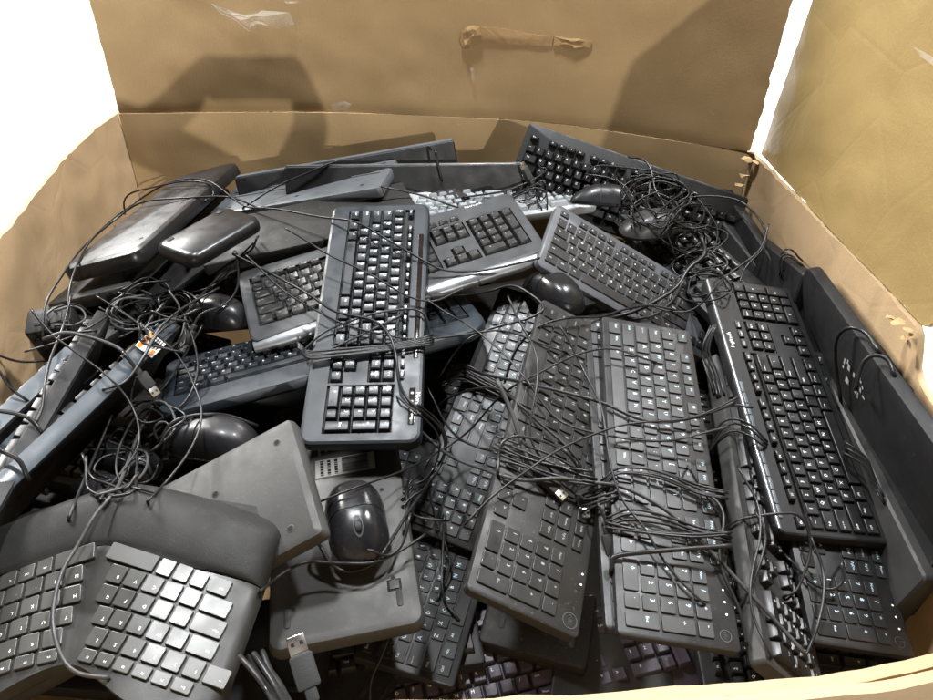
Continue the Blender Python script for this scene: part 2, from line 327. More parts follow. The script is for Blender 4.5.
def keyboard(name,pose,label,style,group=None,cat='keyboard'):
    st=style; P=POSES[pose]; L,D=P['L'],P['D']; t=st.get('t',.016)
    Rm=Matrix(P['R']); X=Matrix.Translation(Vector(P['c'])-Rm.col[2]*t)@Rm.to_4x4()
    root=empty(name,X,label,cat,group)
    K,W,H=layout(st.get('full',True),st.get('fh',.75),st.get('fgap',.28),st.get('sg',.28),st.get('media',0))
    mx=st.get('mx',.007); u=min((L-2*mx)/W,.0195)
    mt=st.get('mt',.006); uy=min(u,(D-mt-st.get('mb',.006))/H)
    x0=-W*u/2+st.get('ox',0); y0=D/2-mt
    # case, with sunken wells if the style has them
    mb=MB(); r=st.get('r',.006); bev=st.get('bev',.002); wedge=st.get('wedge',.006)
    wells=[]
    if st.get('wells'):
        y1=st.get('fh',.75)+st.get('fgap',.28); e=.0012
        def well(xa,ya,xb,yb): wells.append((x0+xa*u-e, y0-yb*uy-e, x0+xb*u+e, y0-ya*uy+e))
        sg=st.get('sg',.28)
        well(0,0,15,y1-.12) if st.get('fh',.75)>.5 else None
        well(0,y1,15,y1+5)
        if st.get('full',True) is True:
            well(15+sg,y1,18+sg,y1+2); well(15+sg,y1+4,18+sg,y1+5); well(16+sg,y1+3,17+sg,y1+4-.16)
            well(18+2*sg,y1,22+2*sg,y1+5)
    def ring(ins,z,w=0):
        q=[max(k-ins,.0005) for k in (r if isinstance(r,(list,tuple)) else [r]*4)]
        return [(x,y,z-(w*(y/D+.5))) for x,y in rrect(L-2*ins,D-2*ins,q,6)]
    rs=[ring(bev,0,wedge),ring(0,bev,wedge),ring(0,t-bev),ring(bev*.3,t-bev*.3),ring(bev,t)]
    if not wells: rings(mb,rs)
    else:
        rings(mb,rs,cap1=False)
        bm=bmesh.new(); es=[]
        def loop(pts):
            vs=[bm.verts.new(p) for p in pts]; out=[]
            for i in range(len(vs)): out.append(bm.edges.new((vs[i],vs[(i+1)%len(vs)])))
            es.extend(out)
        loop(rs[-1])
        for (xa,ya,xb,yb) in wells: loop([(xa,ya,t),(xb,ya,t),(xb,yb,t),(xa,yb,t)])
        bmesh.ops.triangle_fill(bm,use_beauty=True,use_dissolve=False,edges=es,normal=(0,0,1))
        bm.verts.index_update()
        mb.add([tuple(v.co) for v in bm.verts],[[v.index for v in (f.verts if f.normal.z>=0 else reversed(f.verts))] for f in bm.faces]); bm.free()
        dz=.0045
        for (xa,ya,xb,yb) in wells:
            mb.add([(xa,ya,t),(xb,ya,t),(xb,yb,t),(xa,yb,t),(xa,ya,t-dz),(xb,ya,t-dz),(xb,yb,t-dz),(xa,yb,t-dz)],
                   [[0,1,5,4],[1,2,6,5],[2,3,7,6],[3,0,4,7],[4,5,6,7]],1)
    case=link('case',mb.mesh('case',[M[st['body']],M['bed']]),root)
    zb=t-.0045 if wells else t
    kind=st.get('kind','chiclet')
    for (nm,kx,ky,kw,kh,leg,sec) in K:
        w=kw*u; d=kh*uy
        if not st.get('second'): sec=None
        me=keymesh(kind,w,d,leg,sec,st)
        ox=x0+(kx+kw/2)*u; oy=y0-(ky+kh/2)*uy
        zz=zb
        if wells and nm=='function_key' and st.get('fh',.75)<=.5: zz=t-.003
        o=link(nm,me,root); o.location=(ox,oy,zz)
    # extras
    if st.get('edgetrim'):
        mm,sg_=st['edgetrim']; bx_=MB(); o=.0012
        slab(bx_,L-2*bev,.003,.001,t-.0005,r=.0012,bev=.0006,cy=sg_*(D/2+o-.001),n=2); link('edge_trim',bx_.mesh('edge_trim',[M[mm]]),root)
    if st.get('strip'):     # long trim strip along the back edge
        xa,xb,ya,yb,mm=st['strip']
        b=MB(); slab(b,xb-xa,yb-ya,t-.001,t+.0012,r=.002,bev=.0008,cx=(xa+xb)/2,cy=D/2-(ya+yb)/2); link('trim_strip',b.mesh('trim_strip',[M[mm]]),root)
    if st.get('mediastrip'):
        xa,xb,n_,ya,yb,mm=st['mediastrip']
        b=MB()
        for k in range(n_):
            ww=(xb-xa)/n_
            slab(b,ww-.0008,yb-ya,t-.001,t+.0016,r=.0012,bev=.0005,cx=xa+(k+.5)*ww,cy=D/2-(ya+yb)/2,n=2)
        link('media_buttons',b.mesh('media_buttons',[M[mm]]),root)
    if st.get('window'):
        xx,yy,ww,hh=st['window']; b=MB(); slab(b,ww,hh,t-.001,t+.0006,r=min(ww,hh)*.45,bev=.0003,cx=xx,cy=D/2-yy)
        link('indicator_window',b.mesh('indicator_window',[M['ledoff']]),root)
    if st.get('dots'):
        b=MB()
        for (xx,yy) in st['dots']: slab(b,.0024,.0024,t-.001,t+.0005,r=.0011,bev=.0002,cx=xx,cy=D/2-yy,n=3)
        link('indicator_lights',b.mesh('indicator_lights',[M['legend']]),root)
    if st.get('logo'):
        for (txt,xx,yy,hh,rot,mm) in st['logo']:
            b=MB(); put_text(b,txt,xx,D/2-yy,t+.0004,hh,0,rot=rot)
            link('logo',b.mesh('logo',[M[mm]],smooth=False),root)
    if st.get('badge'):
        xx,yy,rr=st['badge']; xx=L/2-.0142; b=MB(); n=28
        R1=[[(xx+q*math.cos(2*PI*k/n),D/2-yy+q*math.sin(2*PI*k/n),z) for k in range(n)] for q,z in ((rr,t-.0005),(rr,t+.0006),(rr*.86,t+.0006),(rr*.86,t+.0001))]
        rings(b,R1,False,False)
        put_text(b,'DELL',xx,D/2-yy,t+.0004,rr*.55,0,maxw=rr*1.35,rot=0)
        link('logo_badge',b.mesh('logo_badge',[M['greybody']]),root)
    if st.get('lip'):       # rounded trim along the front edge
        rr,mm=st['lip']; b=MB(); n=10; rs2=[]
        for k in range(-12,13):
            x=k/12*(L/2-.002); s=rr*(1-.35*(abs(k)/12)**8)
            rs2.append([(x,-D/2+.001+s*1.25*math.cos(2*PI*j/n),t*.5+s*.8*math.sin(2*PI*j/n)) for j in range(n)])
        rings(b,rs2); link('front_trim',b.mesh('front_trim',[M[mm]],angle=60),root)
    if st.get('buttons'):
        xx,yy,n_,dx,dy=st['buttons']
        b=MB(); slab(b,abs(dx)*n_+.004 if dx else .008,.0085,t-.001,t+.0006,r=.002,bev=.0004,cx=xx,cy=D/2-yy); pn=link('button_panel',b.mesh('button_panel',[M['ledoff']]),root)
        for k in range(n_):
            b=MB(); slab(b,.0042,.0042,t,t+.0014,r=.002,bev=.0005,cx=xx+(k-(n_-1)/2)*dx,cy=D/2-yy,n=3); link('button',b.mesh('button',[M['legenddim']]),pn)
    return root

def upside_down(name,pose,label,body,group=None,r=.012,bev=.006,feet=True,ribs=0,lab=False,logo=None,wedge=0.,t=.02,flipped=True,screws=6,cat='keyboard',holes=()):
    """keyboard lying face down: its underside is modelled as the upper side"""
    P=POSES[pose]; L,D=P['L'],P['D']; R0=Matrix(P['R'])
    if flipped: R0=Matrix((( R0[0][0],-R0[0][1],-R0[0][2]),(R0[1][0],-R0[1][1],-R0[1][2]),(R0[2][0],-R0[2][1],-R0[2][2])))
    X=Matrix.Translation(Vector(P['c'])-R0.col[2]*t)@R0.to_4x4()
    root=empty(name,X,label,cat,group)
    mb=MB(); slab(mb,L,D,0,t,r=r,bev=bev,bot=.002,wedge=wedge,n=6)
    if ribs:
        for k in range(ribs):
            yy=-D*.05+ (k+.5)*D*.5/ribs
            slab(mb,L*.9,.0035,t-.001,t+.002,r=.0015,bev=.0008,cy=yy,n=2)
    link('case',mb.mesh('case',[M[body]],angle=30),root)
    b=MB(); slab(b,L*.96,D*.8,-.004,.0002,r=.003,bev=.001,n=2); link('key_field',b.mesh('key_field',[M['key']]),root)
    if feet:
        for sx in (-1,1):
            b=MB(); slab(b,.024,.0065,t-.001,t+.0012,r=.0032,bev=.0006,cx=sx*(L/2-.035),cy=-D/2+.022); link('rubber_foot',b.mesh('rubber_foot',[M['rubber']]),root)
            b=MB(); slab(b,.022,.0065,t-.001,t+.0012,r=.0032,bev=.0006,cx=sx*(L/2-.035),cy=D/2-.024); link('rubber_foot',b.mesh('rubber_foot',[M['rubber']]),root)
            b=MB(); slab(b,.015,.016,t-.002,t+.0004,r=.001,bev=.0003,cx=sx*(L/2-.052),cy=D/2-.028,mi=0); slab(b,.011,.011,t-.001,t+.0016,r=.001,bev=.0005,cx=sx*(L/2-.052),cy=D/2-.028,mi=1)
            link('flip_leg',b.mesh('flip_leg',[M['screwdark'],M[body]]),root)
    q=random.Random(pose)
    for k in range(screws):
        xx=(k%3-1)*L*.36+q.uniform(-.01,.01); yy=(-1 if k<3 else 1)*D*.33
        b=MB(); n=12
        rings(b,[[(xx+a*math.cos(2*PI*j/n),yy+a*math.sin(2*PI*j/n),z) for j in range(n)] for a,z in ((.0036,t+.0003),(.0024,t+.00045))],cap0=False)
        b.m=[1]*len(b.m); b.m[-1]=0
        link('screw_hole',b.mesh('screw_hole',[M['screwdark'],M['underdark']]),root)
    for (xx,yy) in holes:
        b=MB(); n=14
        rings(b,[[(xx+a*math.cos(2*PI*j/n),yy+a*math.sin(2*PI*j/n),z) for j in range(n)] for a,z in ((.0046,t+.0003),(.0033,t+.0005))],cap0=False)
        b.m=[1]*len(b.m); b.m[-1]=0
        link('screw_hole',b.mesh('screw_hole',[M['screwdark'],M['underdark']]),root)
    if lab:
        lx,ly,lw,lh,rot=lab
        b=MB(); slab(b,lw,lh,t-.0005,t+.0003,r=.001,bev=.0001,cx=lx,cy=ly,n=2,mi=0)
        z=t+.0006
        b.add([(lx+.06*lw,ly-.46*lh,z),(lx+.47*lw,ly-.46*lh,z),(lx+.47*lw,ly+.46*lh,z),(lx+.06*lw,ly+.46*lh,z)],[[0,1,2,3]],1)
        for k in range(26):
            xx=lx+.08*lw+k*.37*lw/26; ww=q.choice((.3,.5,.8))*.37*lw/26
            b.add([(xx,ly-.05*lh,z+.0002),(xx+ww,ly-.05*lh,z+.0002),(xx+ww,ly+.36*lh,z+.0002),(xx,ly+.36*lh,z+.0002)],[[0,1,2,3]],2)
        def dashes(x0_,x1_,yy,hh,mi):
            xx=x0_
            while xx<x1_:
                ww=min(q.uniform(.0015,.005),x1_-xx); b.add([(xx,yy-hh/2,z+.0002),(xx+ww,yy-hh/2,z+.0002),(xx+ww,yy+hh/2,z+.0002),(xx,yy+hh/2,z+.0002)],[[0,1,2,3]],mi); xx+=ww+.0011
        for k in range(3): dashes(lx+.09*lw,lx+.44*lw,ly-(.14+.11*k)*lh,.05*lh,2)
        for k in range(8): dashes(lx-.46*lw,lx-.02*lw-q.uniform(0,.12)*lw,ly+(.38-.11*k)*lh,.04*lh,3)
        link('label',b.mesh('label',[M['darklabel'],M['paperlabel'],M['screwdark'],M['legenddim']],smooth=False),root)
    if logo:
        b=MB(); put_text(b,logo[0],logo[1],logo[2],t+.0004,logo[3],0,rot=logo[4]); link('logo',b.mesh('logo',[M['legend']],smooth=False),root)
    return root

# ------------------------------------------------------------------ mouse
def mouse(name,X,label,mats=('mouseblack','mouseblack','glossblack'),L=.115,W=.062,H=.036,seam=True,group=None,wheel=True,logo=None):
    """origin at the base centre; +y is the button end"""
    root=empty(name,X,label,'mouse',group)
    nx,ny=28,40
    def P(a,b,sc_=1.,dz=0.):
        # square to rounded oval
        x=a*math.sqrt(1-b*b/2); y=b*math.sqrt(1-a*a/2)
        rr=min(1,math.hypot(x,y))
        if rr>1e-6:
            ct,sn_=abs(x)/rr,abs(y)/rr; k_=1/(ct**2.5+sn_**2.5)**(1/2.5); x*=k_; y*=k_
        prof=(1-rr**3.2)**.62 if rr<1 else 0
        ly=.92+.10*math.cos((y+.25)*1.9)-.30*max(0,y)**2
        waist=1-.06*math.exp(-((y-.1)/.35)**2)
        return (x*W/2*waist*sc_, y*L/2*sc_, .004+H*prof*ly*.93+dz)
    def patch(test,dz,mats_,nm,parent,sc_=1.):
        mb=MB(); idx={}
        for i in range(nx):
            for j in range(ny):
                a=(i+.5)/nx*2-1; b=(j+.5)/ny*2-1
                if not test(a,b): continue
                q=[]
                for (p,r) in ((i,j),(i+1,j),(i+1,j+1),(i,j+1)):
                    if (p,r) not in idx:
                        idx[(p,r)]=len(mb.v); mb.v.append(P(p/nx*2-1,r/ny*2-1,sc_,dz))
                    q.append(idx[(p,r)])
                mb.f.append(q); mb.m.append(0)
        return link(nm,mb.mesh(nm,[M[mats_]],angle=60),parent)
    patch(lambda a,b: True,-.0008,'bed','inner_shell',root,.985)
    patch(lambda a,b: b<.12,0,mats[0],'palm_shell',root)
    patch(lambda a,b: b>=.14 and a<-.035,.0004,mats[1],'left_button',root)
    patch(lambda a,b: b>=.14 and a>.035,.0004,mats[1],'right_button',root)
    # base rim
    mb=MB(); edge=[P(math.cos(t) if False else 0,0) for t in (0,)]
    pts=[]
    n=20
    for k in range(n): pts.append(P(-1+2*k/n,-1))
    for k in range(n): pts.append(P(1,-1+2*k/n))
    for k in range(n): pts.append(P(1-2*k/n,1))
    for k in range(n): pts.append(P(-1,1-2*k/n))
    rings(mb,[[(x*.96,y*.97,0) for x,y,z in pts],[(x,y,.0045) for x,y,z in pts]])
    link('base',mb.mesh('base',[M[mats[2]]]),root)
    if wheel:
        zc=P(0,.5)[2]-.003; yc=P(0,.5)[1]; mb=MB(); n=20
        R1=[]
        for (x,r) in ((-.0035,.0052),(-.0028,.0064),(0,.0067),(.0028,.0064),(.0035,.0052)):
            R1.append([(x,yc+r*math.cos(2*PI*k/n),zc+r*math.sin(2*PI*k/n)) for k in range(n)])
        rings(mb,R1); link('scroll_wheel',mb.mesh('scroll_wheel',[M['rubber']]),root)
        mb=MB(); z0=P(0,.5)[2]+.0004; pz=[]
        for q in (.0062,.0078):
            pz.append([(q*.72*math.cos(2*PI*k/n),yc+q*1.5*math.sin(2*PI*k/n),P(0,.5+q*1.5*math.sin(2*PI*k/n)/(L/2))[2]+.0012) for k in range(n)])
        rings(mb,pz,False,False); link('wheel_surround',mb.mesh('wheel_surround',[M['greybody']]),root)
    if logo:
        mb=MB(); yc=P(0,-.45)[1]; put_text(mb,logo,0,yc,P(0,-.45)[2]+.0008,.006,0,rot=PI); link('logo',mb.mesh('logo',[M['legend']],smooth=False),root)
    return root
# ------------------------------------------------------------------ camera (the photographer's phone)
F,CX,CY=720.,466.5,350.; PITCH=math.radians(35); CAM=Vector((0,0,1.40))
cp,sp=math.cos(PITCH),math.sin(PITCH)
FWD=Vector((0,cp,-sp)); UP=Vector((0,sp,cp)); RT=Vector((1,0,0))
def ray(px,py): return (RT*((px-CX)/F)+UP*((CY-py)/F)+FWD)
def onz(px,py,z):
    d=ray(px,py); return CAM+d*((z-CAM.z)/d.z)
cam=bpy.data.cameras.new('camera'); cam.sensor_width=36; cam.lens=36*F/933; cam.clip_start=.01; cam.clip_end=200
co=bpy.data.objects.new('camera',cam); COL.objects.link(co); co.location=CAM; co.rotation_euler=(PI/2-PITCH,0,0); sc.camera=co

# ------------------------------------------------------------------ setting
def cardboard(name,col,flute_axis=None,gloss=.75,wrinkle=.5,spec=.25):
    m=bpy.data.materials.new(name); m.use_nodes=True; nt=m.node_tree; N=nt.nodes; L=nt.links; b=N['Principled BSDF']
    b.inputs['Specular IOR Level'].default_value=spec
    g=N.new('ShaderNodeNewGeometry')
    n1=N.new('ShaderNodeTexNoise'); n1.inputs['Scale'].default_value=5; n1.inputs['Detail'].default_value=8; n1.inputs['Roughness'].default_value=.6; L.new(g.outputs['Position'],n1.inputs['Vector'])
    n2=N.new('ShaderNodeTexNoise'); n2.inputs['Scale'].default_value=420; n2.inputs['Detail'].default_value=3; L.new(g.outputs['Position'],n2.inputs['Vector'])
    cr=N.new('ShaderNodeValToRGB'); cr.color_ramp.elements[0].position=.3; cr.color_ramp.elements[1].position=.72
    cr.color_ramp.elements[0].color=(col[0]*.86,col[1]*.85,col[2]*.82,1); cr.color_ramp.elements[1].color=(col[0]*1.1,col[1]*1.1,col[2]*1.12,1)
    ad=N.new('ShaderNodeMath'); ad.operation='MULTIPLY_ADD'; ad.inputs[1].default_value=.35; L.new(n2.outputs['Fac'],ad.inputs[0])
    s1=N.new('ShaderNodeMath'); s1.operation='MULTIPLY_ADD'; s1.inputs[1].default_value=.8; s1.inputs[2].default_value=-.08; L.new(n1.outputs['Fac'],s1.inputs[0]); L.new(s1.outputs[0],ad.inputs[2])
    L.new(ad.outputs[0],cr.inputs[0])
    # scuffs: pale rubbed patches with a shape of their own
    n4=N.new('ShaderNodeTexNoise'); n4.inputs['Scale'].default_value=38; n4.inputs['Detail'].default_value=4; n4.inputs['Distortion'].default_value=1.2; L.new(g.outputs['Position'],n4.inputs['Vector'])
    sm=N.new('ShaderNodeMapRange'); sm.inputs['From Min'].default_value=.72; sm.inputs['From Max'].default_value=.80; sm.inputs['To Max'].default_value=.5; L.new(n4.outputs['Fac'],sm.inputs['Value'])
    mx=N.new('ShaderNodeMix'); mx.data_type='RGBA'; mx.inputs['B'].default_value=(min(1,col[0]*1.5),min(1,col[1]*1.55),min(1,col[2]*1.7),1)
    L.new(sm.outputs[0],mx.inputs['Factor']); L.new(cr.outputs[0],mx.inputs['A']); L.new(mx.outputs['Result'],b.inputs['Base Color'])
    b.inputs['Roughness'].default_value=gloss
    # corrugation, wrinkles and fibre
    w=N.new('ShaderNodeTexWave'); w.wave_type='BANDS'; w.bands_direction=flute_axis or 'X'; w.inputs['Scale'].default_value=40; w.inputs['Distortion'].default_value=.6; L.new(g.outputs['Position'],w.inputs['Vector'])
    n3=N.new('ShaderNodeTexNoise'); n3.inputs['Scale'].default_value=9; n3.inputs['Detail'].default_value=7; n3.inputs['Distortion'].default_value=.8; L.new(g.outputs['Position'],n3.inputs['Vector'])
    vo=N.new('ShaderNodeTexVoronoi'); vo.feature='DISTANCE_TO_EDGE'; vo.inputs['Scale'].default_value=5.5; L.new(g.outputs['Position'],vo.inputs['Vector'])
    vm=N.new('ShaderNodeMapRange'); vm.inputs['From Max'].default_value=.03; vm.inputs['To Max'].default_value=1; L.new(vo.outputs['Distance'],vm.inputs['Value'])
    h=N.new('ShaderNodeMath'); h.operation='MULTIPLY_ADD'; h.inputs[1].default_value=.006; L.new(w.outputs['Fac'],h.inputs[0])
    h2=N.new('ShaderNodeMath'); h2.operation='MULTIPLY_ADD'; h2.inputs[1].default_value=1.2*wrinkle; L.new(n3.outputs['Fac'],h2.inputs[0])
    h3=N.new('ShaderNodeMath'); h3.operation='MULTIPLY'; h3.inputs[1].default_value=.10*wrinkle; L.new(vm.outputs[0],h3.inputs[0])
    h4=N.new('ShaderNodeMath'); h4.operation='MULTIPLY_ADD'; h4.inputs[1].default_value=.05; L.new(n2.outputs['Fac'],h4.inputs[0]); L.new(h3.outputs[0],h4.inputs[2])
    L.new(h4.outputs[0],h2.inputs[2]); L.new(h2.outputs[0],h.inputs[2])
    bp=N.new('ShaderNodeBump'); bp.inputs['Strength'].default_value=.55; bp.inputs['Distance'].default_value=.010; L.new(h.outputs[0],bp.inputs['Height']); L.new(bp.outputs[0],b.inputs['Normal'])
    return m
CB=(.395,.272,.138)
M['board']=cardboard('brown_cardboard',CB,'X',wrinkle=.06)
M['boardside']=cardboard('brown_cardboard_side',(.43,.30,.17),'Y',wrinkle=.30)
M['boardflap']=cardboard('waxed_cardboard_flap',(.29,.205,.082),'Y',gloss=.36,wrinkle=.42,spec=.5)
M['boardedge']=cardboard('cut_cardboard_edge',(.36,.255,.145),'Z',wrinkle=.6)
M['boardtorn']=cardboard('torn_cardboard_ply',(.37,.24,.115),'X',wrinkle=.8)
tape=bpy.data.materials.new('clear_packing_tape'); tape.use_nodes=True
_b=tape.node_tree.nodes['Principled BSDF']; _b.inputs['Base Color'].default_value=(.85,.82,.75,1); _b.inputs['Roughness'].default_value=.12; _b.inputs['Alpha'].default_value=.16; _b.inputs['Coat Weight'].default_value=.6
M['tape']=tape
def floor_mat():
    m=bpy.data.materials.new('pale_sealed_concrete'); m.use_nodes=True; N=m.node_tree.nodes; L=m.node_tree.links; b=N['Principled BSDF']
    g=N.new('ShaderNodeNewGeometry'); n=N.new('ShaderNodeTexNoise'); n.inputs['Scale'].default_value=1.3; n.inputs['Detail'].default_value=8; L.new(g.outputs['Position'],n.inputs['Vector'])
    r=N.new('ShaderNodeValToRGB'); r.color_ramp.elements[0].color=(.74,.73,.71,1); r.color_ramp.elements[1].color=(.86,.86,.85,1); L.new(n.outputs['Fac'],r.inputs[0]); L.new(r.outputs[0],b.inputs['Base Color']); b.inputs['Roughness'].default_value=.45
    return m
mb=MB(); mb.add([(-30,-30,0),(30,-30,0),(30,30,0),(-30,30,0)],[[0,1,2,3]])
tag(link('floor',mb.mesh('floor',[floor_mat()],smooth=False)),'pale sealed concrete warehouse floor seen beyond the box','floor',kind='structure')

# ------------------------------------------------------------------ the cardboard box
RIM=.93; TH=.009; KS=.47/.45
box=empty('cardboard_box',Matrix.Translation((-.09,.85,0)),'large open brown cardboard box packed full of old keyboards','box')
BX=Matrix.Translation((.09,-.85,0))
def smooth_path(ps,n):
    ps=[Vector((p[0]*KS,p[1]*KS,p[2])) for p in ps]; L=[0]
    for a,b in zip(ps,ps[1:]): L.append(L[-1]+(b-a).length)
    out=[]
    for i in range(n+1):
        s=L[-1]*i/n; k=max(j for j in range(len(ps)-1) if L[j]<=s+1e-9); t=(s-L[k])/(L[k+1]-L[k])
        p0=ps[max(k-1,0)];p1=ps[k];p2=ps[k+1];p3=ps[min(k+2,len(ps)-1)]
        out.append(.5*((2*p1)+(p2-p0)*t+(2*p0-5*p1+4*p2-p3)*t*t+(3*p1-p0-3*p2+p3)*t**3))
    return out
def sheet(name,top,bottom,nu,nv,material,th=TH,inward=None,amp=.004,parent=box,seed=0,edge_rag=(0,0,0,0),curve=None,edgemat='boardedge',notch=None):
    """a thick board between two paths; inward = unit vector of the side the camera sees"""
    T=smooth_path(top,nu); B=smooth_path(bottom,nu); inward=Vector(inward)
    front=[]
    for i in range(nu+1):
        colm=[]
        for j in range(nv+1):
            v=j/nv; u=i/nu
            p=T[i].lerp(B[i],v)
            q=p*6+Vector((seed*3.1,seed*1.7,0))
            d=noise.noise(q)*amp+noise.noise(q*3.1)*amp*.45
            if curve: d+=curve(u,v)
            p=p+inward*d
            if notch: p=p+Vector((0,0,notch(p,v)))
            # ragged outer edges
            if j==0 and edge_rag[0]: p=p+Vector((0,0,noise.noise(q*7)*edge_rag[0]))
            if j==nv and edge_rag[1]: p=p+Vector((0,0,noise.noise(q*7)*edge_rag[1]))
            if i==0 and edge_rag[2]: p=p+(T[1]-T[0]).normalized()*noise.noise(q*9)*edge_rag[2]
            if i==nu and edge_rag[3]: p=p+(T[1]-T[0]).normalized()*noise.noise(q*9)*edge_rag[3]
            colm.append(p)
        front.append(colm)
    mb=MB(); idx=lambda i,j,s: s*(nu+1)*(nv+1)+i*(nv+1)+j
    vs=[p for c in front for p in c]+[p-inward*th for c in front for p in c]
    fs=[];mi=[]
    for i in range(nu):
        for j in range(nv):
            fs.append([idx(i,j,0),idx(i,j+1,0),idx(i+1,j+1,0),idx(i+1,j,0)]); mi.append(0)
            fs.append([idx(i,j,1),idx(i+1,j,1),idx(i+1,j+1,1),idx(i,j+1,1)]); mi.append(0)
    for i in range(nu):
        fs.append([idx(i,0,0),idx(i+1,0,0),idx(i+1,0,1),idx(i,0,1)]); mi.append(1)
        fs.append([idx(i,nv,0),idx(i,nv,1),idx(i+1,nv,1),idx(i+1,nv,0)]); mi.append(1)
    for j in range(nv):
        fs.append([idx(0,j,0),idx(0,j,1),idx(0,j+1,1),idx(0,j+1,0)]); mi.append(1)
        fs.append([idx(nu,j,0),idx(nu,j+1,0),idx(nu,j+1,1),idx(nu,j,1)]); mi.append(1)
    mb.v=[tuple(BX@Vector(v)) for v in vs]; mb.f=fs; mb.m=mi
    me=mb.mesh(name,[M[material],M[edgemat]],angle=50)
    bm=bmesh.new(); bm.from_mesh(me); bmesh.ops.recalc_face_normals(bm,faces=bm.faces); bm.to_mesh(me); bm.free()
    return link(name,me,parent)
back_top=[(-.712,1.484,RIM),(-.48,1.494,RIM),(-.28,1.493,RIM),(-.095,1.472,RIM),(.067,1.445,RIM),(.184,1.414,RIM),(.294,1.366,RIM),(.412,1.306,RIM),(.508,1.257,RIM)]
low=lambda ps,z,dx=0,dy=0: [(x+dx,y+dy,z) for x,y,_ in ps]
fold=lambda w,a: (lambda u,v: -a*math.exp(-(v/w)**2))
sheet('back_wall',back_top,low(back_top,.01,0,-.02),90,40,'board',inward=(0.05,-1,0),amp=.003,seed=1,curve=fold(.02,.002))
up=[(x*1.0+(.012 if x>.3 else 0),y+.006,1.42) for x,y,_ in back_top]; up[0]=(-.708,1.49,1.42); up[-1]=(.531,1.262,1.42)
sheet('back_flap',up,[(x,y+.002,RIM+.001) for x,y,_ in back_top],90,40,'board',inward=(0.05,-1,0),amp=.003,seed=2,curve=lambda u,v:-.002*math.exp(-((1-v)/.02)**2),edge_rag=(0,0,.002,.004))
left_top=[(-.716,1.53,RIM-.002),(-.714,1.38,RIM+.002),(-.708,1.27,RIM),(-.682,1.09,RIM),(-.656,.92,RIM-.002),(-.640,.75,RIM),(-.64,.5,RIM),(-.66,.26,RIM)]
crease=lambda us,a,w: (lambda u,v: -sum(a*math.exp(-((u-c-.006*math.sin(v*9+c*40))/w)**2) for c in us))
sheet('left_wall',left_top,low(left_top,.01,.004,0),80,50,'boardside',inward=(1,0,0),amp=.006,seed=3,edge_rag=(.002,0,0,0),curve=crease((.12,.22,.31,.43,.55),.003,.006))
def hole(p):
    y=p.y/KS
    a=max(0,min(1,(.69-y)/.04)); a=a*a*(3-2*a); c=max(0,min(1,(y-.47)/.05))
    return a*c
right_top=[(.508,1.268,RIM),(.513,1.04,RIM),(.516,.865,RIM),(.517,.755,RIM),(.515,.686,RIM-.002),(.506,.60,RIM-.004),(.50,.45,RIM),(.49,.33,RIM)]
sheet('right_wall',right_top,low(right_top,.01,.006,0),80,50,'boardside',inward=(-1,0,0),amp=.004,seed=4,edge_rag=(.003,0,.008,0),curve=crease((.2,.38,.52,.66),.0035,.006),notch=lambda p,v: -.045*hole(p)*max(0,1-v/.1))
fr=[(-.66,.25,RIM),(-.3,.247,RIM),(-.056,.249,RIM),(.022,.252,RIM),(.119,.257,RIM),(.193,.262,RIM),(.255,.269,RIM),(.317,.282,RIM),(.40,.302,RIM),(.49,.325,RIM)]
sheet('front_wall',fr,low(fr,.01,0,.01),70,24,'boardside',inward=(0,1,0),amp=.003,seed=5,edge_rag=(.003,0,0,0))
frf=[(x,y-TH-.002,RIM+.002) for x,y,_ in fr]
sheet('front_flap',frf,[(x*1.02,y-.075,RIM-.34) for x,y,_ in fr],70,20,'boardside',inward=(0,-.97,.22),amp=.004,seed=6,edge_rag=(.002,.004,0,0),curve=lambda u,v:.006*math.exp(-(v/.05)**2))
rf=[(.521,1.247,RIM+.002),(.519,1.04,RIM+.002),(.521,.865,RIM+.002),(.522,.755,RIM+.002),(.521,.695,RIM+.001),(.521,.60,RIM+.001),(.521,-.10,RIM+.001)]  # near end lengthened out of view to cast the diagonal shadow on the back flap
sheet('right_flap',[(.556,1.22,1.40),(.58,1.03,1.41),(.59,.865,1.41),(.60,.755,1.41),(.605,.69,1.41),(.605,.60,1.41),(.605,.04,1.41)],rf,110,60,'boardflap',inward=(-.98,0,.17),amp=.004,seed=7,edge_rag=(0,0,.003,.006),curve=lambda u,v:.012*math.sin(v*PI)*math.sin(u*PI),notch=lambda p,v: .05*hole(p)*max(0,(v-.75)/.25))
mb=MB(); mb.add([tuple(BX@Vector(v)) for v in [(-.66,.28,.012),(.52,.28,.012),(.52,1.32,.012),(-.72,1.52,.012)]],[[0,1,2,3]])
link('bottom_panel',mb.mesh('bottom_panel',[M['board']],smooth=False),box)
